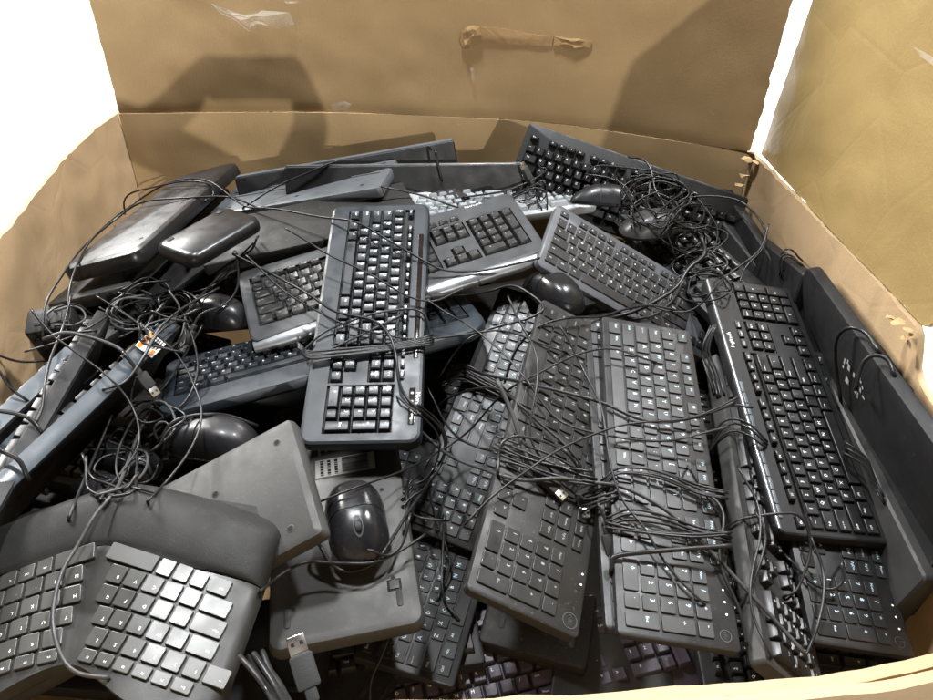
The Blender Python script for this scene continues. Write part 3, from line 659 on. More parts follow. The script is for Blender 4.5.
# torn strip, tape remnants and ragged bits on the flaps
def yback(x):
    x/=KS
    for (a,b) in zip(back_top,back_top[1:]):
        if a[0]<=x<=b[0]: return (a[1]+(b[1]-a[1])*(x-a[0])/(b[0]-a[0]))*KS
    return 1.26*KS
def on_back(px,py):
    ok,loc,_,_,ob,_=sc.ray_cast(DG0,CAM,ray(px,max(py,1)).normalized())
    if ok: return loc
    d=ray(px,py); t=1.4
    for _ in range(8):
        p=CAM+d*t; t+= (yback(p.x)-p.y)/d.y
    return CAM+d*t
bpy.context.view_layer.update(); DG0=bpy.context.evaluated_depsgraph_get()
bf=[o for o in box.children if o.name.startswith('back_flap')][0]; rfo=[o for o in box.children if o.name.startswith('right_flap')][0]
def patch_back(name,pts,mt,off,parent,n=1,crumple=0.,thick=.0012):
    P=[on_back(*p)+Vector((0,-off,0)) for p in pts]
    mb=MB(); c=sum(P,Vector())/len(P)
    q=random.Random(len(pts)*7+int(pts[0][0]))
    ringsP=[]
    for f_ in (1,.66,.33):
        ringsP.append([c+(p-c)*f_+Vector((0,-q.uniform(0,crumple) if f_<1 else -q.uniform(0,crumple*.4),0)) for p in P])
    k=len(P); vs=[BX@p for r in ringsP for p in r]+[BX@(c+Vector((0,-crumple*.5,0)))]
    fs=[]
    for r in range(2):
        for i in range(k): fs.append([r*k+i,r*k+(i+1)%k,(r+1)*k+(i+1)%k,(r+1)*k+i])
    for i in range(k): fs.append([2*k+i,2*k+(i+1)%k,3*k])
    back=[BX@(p+Vector((0,thick,0))) for p in P]; o=len(vs); vs+=back
    for i in range(k): fs.append([i,o+i,o+(i+1)%k,(i+1)%k])
    mb.add(vs,fs); return link(name,mb.mesh(name,[M[mt]],angle=20),parent)
patch_back('torn_patch',[(478,27),(500,28),(530,34),(553,36),(552,46),(520,45),(495,43),(480,43),(470,40)],'boardtorn',.0016,bf,crumple=0)
patch_back('torn_patch',[(461,31),(466,27),(473,25),(479,26),(481,34),(478,44),(470,48),(463,48),(460,42)],'boardtorn',.004,bf,crumple=.005)
patch_back('torn_patch',[(554,36),(566,38),(580,39),(592,41),(590,48),(575,50),(560,46),(553,45)],'boardtorn',.002,bf,crumple=.004)
patch_back('tape_remnant',[(213,3),(226,12),(245,14),(262,10),(290,12),(295,24),(280,28),(262,25),(250,31),(236,19),(222,13)],'tape',.006,bf,crumple=.012)
patch_back('tape_remnant',[(285,0),(299,0),(297,3),(288,3)],'tape',.005,bf,crumple=.006)
patch_back('tape_remnant',[(470,68),(473,67),(475,78),(473,85),(471,80)],'tape',.004,bf,crumple=.004)
patch_back('tape_remnant',[(331,104),(345,101),(352,104),(348,109),(334,109)],'tape',.004,bf,crumple=.003)
q=random.Random(3)
def scrap(px,py,z,s,mt='boardtorn',parent=box):
    c=onz(px,py,z-.02); mb=MB(); P=[]
    for k in range(7):
        a=k/7*2*PI; P.append(c+Vector((math.cos(a)*s*q.uniform(.5,1.1),math.sin(a)*s*q.uniform(.5,1.1),q.uniform(-.25,.3)*s)))
    vs=[BX@p for p in P]+[BX@(c+Vector((0,0,s*.25))),BX@(c-Vector((0,0,s*.15)))]
    mb.add(vs,[[i,(i+1)%7,7] for i in range(7)]+[[(i+1)%7,i,8] for i in range(7)]); return link('torn_scrap',mb.mesh('torn_scrap',[M[mt]],smooth=False),parent)
for (a,b,z,s) in ((752,152,.955,.012),(748,160,.945,.014),(757,163,.945,.010),(744,176,.93,.012),(740,185,.92,.010),(898,322,.955,.010),(908,330,.955,.009),(914,336,.95,.008),(890,318,.953,.008),(903,338,.93,.006)):
    scrap(a,b,z,s)
# tape band with a glossy crease on the right flap
def on_flap(px,py):
    d=ray(px,py); a=Vector((.521*KS,.9,RIM)); n=Vector((-.98,0,.2)).normalized(); t=(a-CAM).dot(n)/d.dot(n); return CAM+d*t+n*.018
for pts in ([(862,12),(872,24),(884,33),(900,41),(920,52),(933,60),(960,78),(960,66),(933,50),(915,40),(895,30),(878,19)],):
    P=[on_flap(*p) for p in pts]; k=len(P); c=[P[i].lerp(P[k-1-i],.5)+Vector((-.005,0,.003)) for i in range(k//2)]
    mb=MB(); vs=[BX@p for p in P]+[BX@p for p in c]; h=k//2; fs=[]
    for i in range(h-1): fs+= [[i,i+1,k+i+1,k+i],[k+i,k+i+1,k-2-i,k-1-i]]
    mb.add(vs,fs); link('tape_remnant',mb.mesh('tape_remnant',[M['tape']],angle=80),rfo)
# ------------------------------------------------------------------ split ergonomic keyboard
def ergo(name,label):
    c=onz(96,600,.80); n=Vector((-.04,-.16,1)).normalized(); x=Vector((-1,.0,0)); x=(x-n*x.dot(n)).normalized(); y=n.cross(x)
    X=Matrix((x,y,n)).transposed().to_4x4(); X.translation=c-n*.03
    root=empty(name,X,label,'keyboard')
    L,D=.335,.225
    def zz(x,y):
        a=abs(x)/(L/2)
        h=.052-.036*a**1.35
        h-= .010*math.exp(-(x/.035)**2)*max(0,min(1,(y+.02)/.06))   # valley between the halves
        v=(y+D/2)/D
        if v<.38: vc=max(0,v); h+= .009*max(0,math.sin(PI*min(1,vc/.38)))**.8-.020*(1-min(1,vc/.16))**2
        h-=.010*max(0,v-.35)
        return max(.004,h)
    AN=math.radians(15)
    def skew(x): return math.tan(AN)*(math.sqrt(x*x+.03**2)-.03)      # each half swings towards the back at its outer end
    def plan(u,v):
        """u,v in -1..1 to plan position"""
        x=u*L/2*(1-.06*abs(v)**6)*(1-.17*(v+1)/2)
        sx=1 if u>=0 else -1
        y=v*D/2
        yb=D/2-.026*math.exp(-(x/.05)**2)
        yf=-D/2+.012*math.cos(u*PI*1.0)
        y=yf+(yb-yf)*(v+1)/2
        rc=max(0,abs(u)-.86)/.14*max(0,abs(v)-.72)/.28
        return x*(1-.05*rc*rc), y+skew(x)-.022-(.03*rc*rc*(1 if v>0 else -1))
    def inv_z(x,y): return zz(x,y-skew(x)+.022)
    nx,ny=64,44; 
    def grid(v0,v1,dz,mi,nm,mt,lip=.0):
        mb=MB(); R_=[]
        for j in range(ny+1):
            v=v0+(v1-v0)*j/ny; row=[]
            for i in range(nx+1):
                u=-1+2*i/nx; px,py=plan(u,v); e=max(abs(u)**24, 0)
                if lip: e=max(e,(1-min(1,abs(v-v1)/.05))**2*.35)
                z=inv_z(px,py)+dz-.006*abs(u)**30-(.004*e if lip else 0)
                if nm=='palm_rest': z-=.0035*math.exp(-(px/.0035)**2)
                row.append((px,py,z))
            R_.append(row)
        vs=[p for r in R_ for p in r]; fs=[]
        for j in range(ny):
            for i in range(nx): fs.append([j*(nx+1)+i,j*(nx+1)+i+1,(j+1)*(nx+1)+i+1,(j+1)*(nx+1)+i])
        # skirt
        bd=[i for i in range(nx+1)]+[j*(nx+1)+nx for j in range(1,ny+1)]+[ny*(nx+1)+i for i in range(nx-1,-1,-1)]+[j*(nx+1) for j in range(ny-1,0,-1)]
        o=len(vs); k=len(bd)
        vs+=[(vs[b][0]*.985,vs[b][1],max(0,vs[b][2]-.016)) for b in bd]
        fs+=[[bd[a],o+a,o+(a+1)%k,bd[(a+1)%k]] for a in range(k)]; fs.append([o+a for a in range(k)])
        mb.add(vs,fs); me=mb.mesh(nm,[M[mt]],angle=55)
        bm=bmesh.new(); bm.from_mesh(me); bmesh.ops.recalc_face_normals(bm,faces=bm.faces); bm.to_mesh(me); bm.free()
        return link(nm,me,root)
    vb=-.20
    grid(vb+.012,1,0,0,'case','ergobody')
    grid(-1,vb,.0016,0,'palm_rest','palmrest',lip=1)
    st=dict(id='ergo',kh=.0032,gap=.0024,key='keyergo',lh=.0034)
    u_=.0192
    rows_l=[[('Esc',1.05),('F1',.95),('F2',.95),('F3',.95),('F4',.95),('F5',.95)],[('~',1.25),'1','2','3','4','5','6'],[('Tab',1.5),'Q','W','E','R','T'],[('Caps',1.75),'A','S','D','F','G'],[('Shift',1.6),'Z','X','C','V','B'],[('Ctrl',1.2),('Win',.9),('Alt',.9),('Fn',.9),('',2.75)]]
    rows_r=[['F6','F7','F8','F9','F10','F11',('F12',1.05)],['7','8','9','0','-','=',('Bksp',1.5)],['Y','U','I','O','P','[',']',('\\',1.1)],['H','J','K','L',';',"'",('Enter',1.7)],['N','M',',','.','/',('Shift',1.8)],[('',2.2),('Alt',.95),('Ctrl',.95),'<','v','>']]
    ys=[.068,.0515,.0323,.0131,-.0061,-.0253]
    for side,rows in ((-1,rows_l),(1,rows_r)):
        for ri,row in enumerate(rows):
            h=.72 if ri==0 else 1
            tot=sum(1 if isinstance(k,str) else k[1] for k in row)
            yl=ys[ri]-ys[-1]
            inset=.006+yl*math.tan(AN)+[.004,.006,.004,.002,.006,0][ri]
            x=(-(inset+tot*u_) if side<0 else inset)
            ca,sa=math.cos(AN),math.sin(AN)*(-side)
            for k in row:
                leg,w=(k,1) if isinstance(k,str) else k
                lx=x+w*u_/2; x+=w*u_
                cx=lx*ca+yl*sa*1.0; cy=-lx*sa+yl*ca+ys[-1]-.018
                e=.004
                z=inv_z(cx,cy); gx=(inv_z(cx+e,cy)-inv_z(cx-e,cy))/(2*e); gy=(inv_z(cx,cy+e)-inv_z(cx,cy-e))/(2*e)
                xv=Vector((ca,-sa,gx*ca-gy*sa)).normalized(); nv=Vector((-gx,-gy,1)).normalized(); yv=nv.cross(xv)
                K=Matrix((xv,yv,nv)).transposed().to_4x4(); K.translation=Vector((cx,cy,z))
                nm='space_bar' if leg=='' else ('function_key' if ri==0 else 'key')
                me=keymesh('chiclet',w*u_,h*u_,leg or None,None,st)
                link(nm,me,root,K)
    return root

# ------------------------------------------------------------------ keyboard kinds
ST=dict
def style(i,**k):
    d=dict(id=i); d.update(k); return d
DELL=style('slim',kind='chiclet',kh=.0020,gap=.0028,key='keygrey',body='dellbody',mx=.008,mt=.0065,mb=.006,r=.005,bev=.0018,fh=.8,fgap=.2,sg=.27,leg='legendcool',second=1,lh=.0052,badge=(.2075,.0145,.0062),dots=[(.155,.010),(.168,.010),(.181,.010)],wedge=.004,t=.010)
DELLW=style('slimworn',kind='chiclet',kh=.0022,gap=.0027,key='key',body='dirtybody',mx=.010,mt=.010,mb=.006,r=.006,bev=.0018,fh=.8,fgap=.2,sg=.3,leg='legenddim',badge=(.205,.0125,.0085),dots=[(.150,.006),(.162,.006)],t=.013,lh=.0044)
MSK=style('wired',kind='tall',kh=.0085,gap=.0012,key='keynavy',body='navybody',wells=1,mx=.0165,mt=.024,mb=.030,fh=.55,fgap=.3,sg=.32,r=.016,bev=.005,t=.020,lh=.005,taper=.0024,wedge=.004,
          window=(-.03,.011,.235,.0075),buttons=(.163,.0135,4,.013,0),logo=[('Microsoft',.158,.0055,.0058,0,'legend')],second=1)
MSG=style('desk',kind='tall',kh=.0095,gap=.0014,key='keygrey',body='greybody',wells=1,mx=.018,mt=.026,mb=.028,fh=.62,fgap=.3,sg=.34,r=.014,bev=.004,t=.022,lh=.0036,leg='legenddim',lip=(.0135,'silver'),logo=[('Microsoft',.165,.0085,.0055,0,'legend')],wedge=.004)
MSB=style('curve',kind='tall',kh=.0075,gap=.0016,key='keynavy',body='bluebody',wells=1,mx=.020,mt=.018,mb=.046,fh=.5,fgap=.25,sg=.3,r=[.03,.04,.022,.02],bev=.006,t=.020,lh=.0038,wedge=.003,taper=.002)
LOG=style('basic',kind='tall',kh=.0082,gap=.0010,key='key',body='blackbody',wells=1,mx=.0085,mt=.026,mb=.009,fh=.62,fgap=.35,sg=.38,r=[.006,.006,.012,.012],bev=.003,t=.015,lh=.0046,taper=.0019,corner=False,
          strip=(-.204,.204,.0015,.0052,'silver'),mediastrip=(-.19,.01,11,.0060,.0105,'palegrey'),window=(.170,.0135,.034,.0075),logo=[('logitech',.085,.0135,.0065,0,'legend')],wedge=.004)
COMP=style('compact',kind='chiclet',kh=.0022,gap=.0028,key='keygrey',body='gunmetal',full='nav',mx=.008,mt=.008,mb=.008,fh=.65,fgap=.15,r=[.01,.03,.03,.008],bev=.002,t=.013,lh=.0034)
PALE=style('pale',kind='tall',kh=.007,gap=.0016,key='keywhite',body='white',wells=0,mx=.018,mt=.02,mb=.012,fh=.6,fgap=.3,r=.014,bev=.003,t=.016,leg='legendblue',lh=.004,badge=(.203,.016,.007))
TALLB=style('tallblack',kind='tall',kh=.009,gap=.0014,key='key',body='blackbody',mx=.010,mt=.014,mb=.012,fh=.65,fgap=.35,r=.006,bev=.0025,t=.02,lh=.0042)
TALLG=style('talledge',kind='tall',kh=.010,gap=.0014,key='keygrey',body='bluegreyedge',mx=.012,mt=.016,mb=.012,fh=.65,fgap=.35,r=.006,bev=.0025,t=.022,lh=.0042)
def S(b,**k): d=dict(b); d.update(k); return d

kb={}
kb['K10']=keyboard('keyboard','K10','navy black wired keyboard lying uppermost in the centre, its cord wound round the middle',MSK)
kb['K9']=keyboard('keyboard','K9','grey keyboard with a silver front band, crossing under the central navy keyboard',MSG)
kb['K12']=keyboard('keyboard','K12','dark blue-grey keyboard with wide palm area beneath the silver-banded one',MSB)
kb['K13']=keyboard('keyboard','K13','compact gunmetal keyboard with flat keys tilted behind the middle, right of the silver-banded one',COMP)
kb['K14']=keyboard('keyboard','K14','black keyboard with a silver edge strip and tall white-lettered keys along the right',LOG)
kb['K15']=keyboard('keyboard','K15','slim matt black flat-key keyboard right of centre, cords strapped across its number pad',DELL)
kb['K16']=keyboard('keyboard','K16','slim black keyboard almost hidden below the cord-strapped flat-key one, only its left side showing',S(DELL,badge=None,dots=None))
kb['K18']=keyboard('keyboard','K18','dusty worn black wireless keyboard with faded letters and round logo, slanting at the front centre',DELLW)
kb['K17']=keyboard('keyboard','K17','slim black keyboard with tangled cords, left of the dusty worn one',S(DELL,badge=None))
kb['K20']=keyboard('keyboard','K20','grey keyboard standing on its long edge between two black ones, keys facing right',S(TALLB,body='underdark'))
kb['K21']=keyboard('keyboard','K21','slim black keyboard half covered by the silver-edged one, number pad showing at the front right',S(DELL,second=0))
kb['K22']=keyboard('keyboard','K22','glossy black keyboard at the very bottom right against the front rim',S(TALLB,key='key'))
kb['K31']=ergo('ergonomic_keyboard','black split ergonomic keyboard with a cushioned palm rest at the front left')
kb['K28']=upside_down('keyboard','K28','grey keyboard lying face down behind the ergonomic one, small screw holes on its underside','underside',bev=.010,r=.008,t=.019,wedge=.004,feet=False,screws=0,holes=((.195,-.060),(.205,.055),(.155,-.015),(.120,.030),(.095,-.062),(.05,-.058)))
kb['K29']=upside_down('keyboard','K29','dark grey keyboard lying face down under the lone black mouse, printed label on its back','underside',lab=(-.075,.012,.075,.085,-0.),bev=.010,r=.016,t=.020)
kb['K1']=upside_down('keyboard','K1','glossy black keyboard turned face down at the back left with cords looped over','glossblack',r=.024,bev=.010,t=.024,feet=False)
kb['K3']=upside_down('keyboard','K3','slate grey keyboard face down at the back left with long ribs along it','slate',ribs=3,r=.008,bev=.006,feet=False,logo=('keyboard'[:0] or '-----',.03,.052,.006,PI))
kb['K4']=keyboard('keyboard','K4','black keyboard with a pale grey upper edge standing against the back wall',S(TALLB,edgetrim=('palegrey',-1),t=.032))
kb['K5']=keyboard('keyboard','K5','black keyboard with a thin silver edge, standing behind the small brown plate',S(TALLB,edgetrim=('silver',-1),t=.012))
kb['K6']=keyboard('keyboard','K6','black keyboard leaning on the back wall with its keys facing out',S(TALLB,mt=.02,second=1))
kb['K7']=upside_down('keyboard','K7','dusty brown-black keyboard face down, one corner poking up behind the central keyboard','brownplate',r=.006,bev=.003,feet=False)
kb['K8']=keyboard('keyboard','K8','pale silver keyboard with light keys and round logo at the back',PALE)
kb['K23b']=keyboard('keyboard','K23b','dark keyboard on edge at the back right, nearest the tangled cords',S(TALLB,body='underdark'))
kb['K23c']=keyboard('keyboard','K23c','slate keyboard on edge between two dark ones at the back right',S(TALLB,edgetrim=('greybody',1)))
kb['K23d']=keyboard('keyboard','K23d','black keyboard on edge against the right wall with a cord wound round its end',TALLB)
kb['K23a']=upside_down('keyboard','K23a','black keyboard standing on edge along the right wall, faint printed marks on its back','blackbody',r=.03,bev=.006,t=.018,feet=False,screws=0,logo=None)
kb['K23e']=keyboard('keyboard','K23e','dark keyboard wedged between the right wall and the marked upright one',S(TALLB,body='blackbody'))
kb['K23f']=keyboard('keyboard','K23f','dark keyboard on edge in the front right corner, nearest the silver-edged one',S(TALLB,body='underdark'))
kb['K23g']=keyboard('keyboard','K23g','dark keyboard on edge in the front right corner, nearest the wall',S(TALLB,body='blackbody'))
kb['K24a']=keyboard('keyboard','K24a','blue-grey keyboard on edge at the left with an orange and white sticker',S(TALLB,edgetrim=('bluegreyedge',-1),t=.022))
kb['K24b']=keyboard('keyboard','K24b','black keyboard on edge at the left behind the stickered one',TALLB)
kb['K24c']=keyboard('keyboard','K24c','pale blue-grey keyboard on edge nearest the left wall',S(TALLB,edgetrim=('palegrey',-1),t=.022))
kb['K24d']=keyboard('keyboard','K24d','thin blue-grey keyboard on edge squeezed beside the palest one at the left',S(TALLB,edgetrim=('bluegreyedge',-1),t=.014))
kb['K25a']=upside_down('keyboard','K25a','dark keyboard face down directly beneath the glossy one at the back left','underdark',r=.01,bev=.004,feet=False)
kb['K38']=upside_down('keyboard','K38','dusty black keyboard face down between the slate ribbed one and the silver-banded one','brownplate',r=.006,bev=.004,feet=False,flipped=False)
kb['K32']=keyboard('keyboard','K32','black keyboard end with blue-printed keys poking up at the bottom centre',S(DELL,badge=None,dots=None))
kb['K34']=keyboard('keyboard','K34','black keyboard glimpsed between the navy one and the slim tangled one',S(DELL,badge=None,dots=None,second=0))
kb['K35']=keyboard('keyboard','K35','black keyboard buried in the cord tangle beside two mice',S(TALLB,t=.018))
kb['K33']=keyboard('keyboard','K33','dim purple-tinted keyboard lying deep in the pile at the bottom centre',S(TALLB,body='lilac',key='lilac'))
kb['K36']=upside_down('keyboard','K36','grey keyboard face down deep below the front centre, lit in strips','underdark',r=.006,screws=0,bev=.003,feet=False)
# more keyboards lower down in the pile
FILL=[((150,300),.70,20,0),((120,400),.64,70,1),((60,470),.62,80,0),((180,470),.66,-15,1),((290,300),.70,10,0),((440,300),.66,-60,1),((540,300),.70,15,0),((650,260),.72,-30,1),((690,360),.66,80,1),((560,520),.60,75,0),((730,560),.60,85,1),((420,560),.60,60,0),((300,640),.60,10,1),((150,640),.62,-5,0),((620,200),.76,-10,0),((820,440),.64,80,0),((500,600),.52,-20,1),((505,300),.74,20,0),((545,290),.72,-50,0),((300,400),.70,20,0),((640,650),.50,0,0),((262,415),.68,-10,0),((165,265),.80,70,0),((905,600),.60,80,0),((470,345),.66,30,0),((90,330),.72,60,0),((30,400),.70,85,0),((690,300),.70,60,0),((580,340),.66,0,0),((760,640),.52,0,0),((250,270),.76,0,0)]
fa=None
for (px,z,yw,kf) in FILL:
    R0=Matrix.Rotation(math.radians(yw),3,'Z')@Matrix.Rotation(rnd.uniform(-.1,.1),3,'X')
    POSES['fill']=dict(c=list(onz(px[0],px[1],z)),R=[list(r) for r in R0],L=.44,D=.135)
    lab_='black keyboard lying deeper in the pile, mostly hidden by those on top'
    if kf: keyboard('keyboard','fill',lab_,S(TALLB),'keyboards deeper in the pile')
    else: upside_down('keyboard','fill',lab_,'brownplate' if rnd.random()<.3 else 'blackbody',group='keyboards deeper in the pile',r=.008,bev=.004,flipped=False)
# the slab at the back left
def block_device(pose,label):
    P=POSES[pose]; R0=Matrix(P['R']); t=.075; X=Matrix.Translation(Vector(P['c'])-R0.col[2]*t)@R0.to_4x4(); root=empty('black_block',X,label,'device')
    mb=MB(); slab(mb,P['L'],P['D'],0,t,r=.005,bev=.003,n=4); link('case',mb.mesh('case',[M['brownplate']]),root)
    b=MB(); slab(b,P['L']*.6,P['D']*.5,t-.001,t+.0012,r=.003,bev=.0006); link('cover',b.mesh('cover',[M['rubber']]),root)
    return root
kb['K25b']=block_device('K25b','dark brown-black block by the left wall, below the overturned keyboards')
def slab_device(pose,label):
    P=POSES[pose]; R0=Matrix(P['R']); t=.022; X=Matrix.Translation(Vector(P['c'])-R0.col[2]*t)@R0.to_4x4(); root=empty('black_device',X,label,'device')
    mb=MB(); slab(mb,P['L'],P['D'],0,t,r=.018,bev=.0095,bot=.004,n=8); link('case',mb.mesh('case',[M['glossblack']],angle=60),root)
    for sx in (-1,1):
        b=MB(); slab(b,.012,.006,t-.001,t+.001,r=.003,bev=.0005,cx=sx*.048,cy=.028); link('rubber_foot',b.mesh('rubber_foot',[M['rubber']]),root)
    return root
kb['K2']=slab_device('K2','short glossy black slab with rounded corners in front of the overturned keyboard')

# sticker, print marks
def on_obj(root,pts): return [root.matrix_world.inverted()@p for p in pts]
bpy.context.view_layer.update()

# ------------------------------------------------------------------ mice
def mouse_at(px,py,z,yaw,label,tilt=(0,0),name='computer_mouse',**k):
    X=Matrix.Translation(onz(px,py,z))@Matrix.Rotation(math.radians(yaw),4,'Z')@Matrix.Rotation(math.radians(tilt[0]),4,'X')@Matrix.Rotation(math.radians(tilt[1]),4,'Y')
    return mouse(name,X,label,**k)
m30=mouse_at(357,526,.745,-165,'black mouse resting on the labelled underside of a keyboard',tilt=(0,0),L=.120,W=.074,H=.040)
m26=mouse_at(212,444,.775,80,'glossy black mouse beside the face-down grey keyboard',mats=('glossblack','glossblack','silver'),L=.125,W=.068,H=.036)
m36a=mouse_at(603,206,.885,80,'shiny black mouse leaning by the pale keyboard at the back',mats=('glossblack','glossblack','glossblack'),tilt=(0,25),L=.118,W=.062)
m36b=mouse_at(652,232,.865,100,'satin grey mouse wrapped in thin cords at the back right',mats=('mousegrey','mousegrey','blackbody'),L=.115,W=.068)
m37=mouse_at(553,298,.832,-60+90,'dark mouse with a bright shine below the gunmetal compact keyboard',L=.12,W=.068,H=.04)
ma=mouse_at(122,468,.72,75,'black mouse among loose cords behind the ergonomic keyboard')
mb_=mouse_at(108,505,.735,60,'black mouse with a broad white glint just behind the palm rest',mats=('glossblack','glossblack','blackbody'),H=.04)
m39=mouse_at(217,318,.80,70,'black mouse poking out beneath the silver-banded keyboard',mats=('mouseblack','mouseblack','blackbody'))
m40=mouse_at(833,348,.78,10,'slate mouse wedged beside the right end of the silver-edged keyboard',mats=('mousegrey','mousegrey','blackbody'),tilt=(0,-50))
# sticker on the left upright keyboard and printed marks on the right one
def decal(root,name,quad_px,mats,cells,lift=.0012):
    """small printed sheet placed on whatever the four picture points meet on this object"""
    inv=root.matrix_world.inverted()
    dg=bpy.context.evaluated_depsgraph_get()
    P=[]
    for (px,py) in quad_px:
        d=ray(px,py).normalized(); ok,loc,nr,_,ob,_=sc.ray_cast(dg,CAM,d)
        P.append(loc+(nr if nr.dot(d)<0 else -nr)*lift)
    mb=MB()
    def at(u,v): return inv@((P[0].lerp(P[1],u)).lerp(P[3].lerp(P[2],u),v))
    for (u0,v0,u1,v1,mi) in cells:
        mb.add([at(u0,v0),at(u1,v0),at(u1,v1),at(u0,v1)],[[0,1,2,3]],mi)
    return link(name,mb.mesh(name,[M[m] for m in mats],smooth=False),root)
# ------------------------------------------------------------------ cables, draped over what lies under them
bpy.context.view_layer.update()
def cast(px,py):
    d=ray(px,py); dn=d.normalized(); dg=DG
    ok,loc,_,_,ob,_=sc.ray_cast(dg,CAM,dn)
    return ((loc-CAM).length if ok else 1.6), dn
def spline2(ps,step=5.):
    ps=[Vector((p[0],p[1],p[2] if len(p)>2 else 0)) for p in ps]; out=[]
    for k in range(len(ps)-1):
        p0=ps[k-1] if k else ps[k]*2-ps[k+1]; p1=ps[k];p2=ps[k+1];p3=ps[k+2] if k+2<len(ps) else p2*2-p1
        n=max(2,int((p2-p1).length/step))
        for i in range(n):
            t=i/n; out.append(.5*((2*p1)+(p2-p0)*t+(2*p0-5*p1+4*p2-p3)*t*t+(3*p1-p0-3*p2+p3)*t**3))
    out.append(ps[-1]); return out
DG=bpy.context.evaluated_depsgraph_get()
CABLES=[]
def drape(pts,r=.00175,lift=.004,win=5,jit=0.,seed=0,maxd=9):
    P=spline2(pts); q=random.Random(seed)
    if jit:
        ph=q.uniform(0,99)
        P=[Vector((p.x+jit*noise.noise(Vector((ph,i*.08,0)))*2,p.y+jit*noise.noise(Vector((ph+50,i*.08,3)))*2,p.z)) for i,p in enumerate(P)]
    T=[];Dn=[]
    for p in P:
        t,d=cast(p.x,p.y); T.append(min(t,maxd)); Dn.append(d)
    n=len(T)
    mn=[min(T[max(0,i-win):i+win+1]) for i in range(n)]
    for _ in range(3):
        mn=[sum(mn[max(0,i-win):i+win+1])/len(mn[max(0,i-win):i+win+1]) for i in range(n)]
    out=[]
    for i in range(n):
        t=min(mn[i],T[i])-r*1.6-lift-P[i].z
        out.append(CAM+Dn[i]*t)
    # smooth in space
    for _ in range(2):
        out=[out[0]]+[(out[i-1]+out[i]*2+out[i+1])/4 for i in range(1,n-1)]+[out[-1]]
    return out
def plug(parent,p,d,inv=None):
    d=Vector(d).normalized(); zc=Vector((0,0,1)); w=d.cross(zc)
    if w.length<1e-3: w=Vector((1,0,0))
    w.normalize(); z=w.cross(d)
    X=Matrix((w,d,z)).transposed().to_4x4(); X.translation=p
    if inv is not None: X=inv@X
    b=MB(); slab(b,.0155,.022,-.004,.004,r=.002,bev=.0012,cy=.011,n=3); slab(b,.008,.010,-.0028,.0028,r=.002,bev=.0008,cy=-.004,n=3)
    o=link('usb_plug',b.mesh('usb_plug',[M['rubber']]),parent,X)
    b=MB(); slab(b,.012,.0125,-.0022,.0022,r=.0006,bev=.0004,cy=.028,n=2)
    for sx in (-1,1):
        b.add([(sx*.003-.0012,.0275,.00235),(sx*.003+.0012,.0275,.00235),(sx*.003+.0012,.030,.00235),(sx*.003-.0012,.030,.00235)],[[0,1,2,3]],1)
    link('metal_shell',b.mesh('metal_shell',[M['metal'],M['screwdark']]),o)
    return o
def tuck(P,atend):
    """let a loose end dive in among the things below"""
    e=P[-1] if atend else P[0]; f=P[-4] if atend else P[3]
    d=(e-f).normalized(); v=(e-CAM).normalized(); out=[]
    for a,c in ((.003,.001),(.006,.005),(.007,.012),(.006,.022),(.004,.034)): out.append(e+d*a+v*c)
    return P+out if atend else out[::-1]+P
def cable(pts,label=None,owner=None,r=.00175,end=None,start=None,lift=.004,jit=0.,seed=0,matn='cable',group=None,win=5,name='cable'):
    """owner: the thing this cord belongs to (then it is its part), else a loose cord of its own"""
    P=drape(pts,r,lift,win,jit,seed)
    if not end: P=tuck(P,True)
    if not start: P=tuck(P,False)
    CABLES.append((P,label,owner,r,end,start,matn,group,name))
def build_cables():
    for P,label,owner,r,end,start,matn,group,name in CABLES:
        if owner is not None: inv=owner.matrix_world.inverted()
        else:
            c=P[len(P)//2]; lo=min(p.z for p in P); X=Matrix.Translation((c.x,c.y,lo)); inv=X.inverted()
        b=MB(); tube(b,[inv@p for p in P],r,7)
        if owner is not None: par=owner; o=link('cord',b.mesh('cord',[M[matn]],angle=70),owner)
        elif end or start:
            par=empty(name,X,label,'cable',group); link('cord',b.mesh('cord',[M[matn]],angle=70),par)
        else:
            o=link(name,b.mesh(name,[M[matn]],angle=70)); o.matrix_world=X; tag(o,label,'cable',group)
        pi=par.matrix_world.inverted() if owner is None and (end or start) else inv
        if owner is None and (end or start): pi=inv
        if end: plug(par,P[-1],P[-1]-P[-4],pi)
        if start: plug(par,P[0],P[0]-P[3],pi)
def bundle(pts,n,spread,label=None,owner=None,group=None,r=.0015,seed=0,lift=.003,dirv=(0,1)):
    for k in range(n):
        o=(k-(n-1)/2)*spread
        q=random.Random(seed*31+k)
        cable([(p[0]+dirv[0]*o+q.uniform(-.4,.4)*spread,p[1]+dirv[1]*o+q.uniform(-.4,.4)*spread) for p in pts],label,owner,r=r,group=group,lift=lift+q.uniform(0,.004),seed=seed*7+k,jit=spread*.42)
G=lambda s: s
def sticker():
    r=kb['K24a']; P=POSES['K24a']; L_,D_=P['L'],P['D']; cx=L_/2-.062; w=.017; y=-D_/2-.0048
    b=MB(); slab(b,2*w,.0012,-.003,.0235,r=.0005,bev=.0002,cx=cx,cy=y+.0008,n=2)
    q=lambda x0,x1,z0,z1,mi: b.add([(cx+x0,y-.0003,z0),(cx+x1,y-.0003,z0),(cx+x1,y-.0003,z1),(cx+x0,y-.0003,z1)],[[0,1,2,3]],mi)
    q(-.016,.016,.0165,.0225,1); q(-.016,-.006,-.001,.004,1)
    for k in range(3): q(-.003,.015,.0005+.0035*k,.0018+.0035*k,2)
    link('sticker',b.mesh('sticker',[M['stickerwhite'],M['orange'],M['screwdark']],smooth=False),r)
sticker()
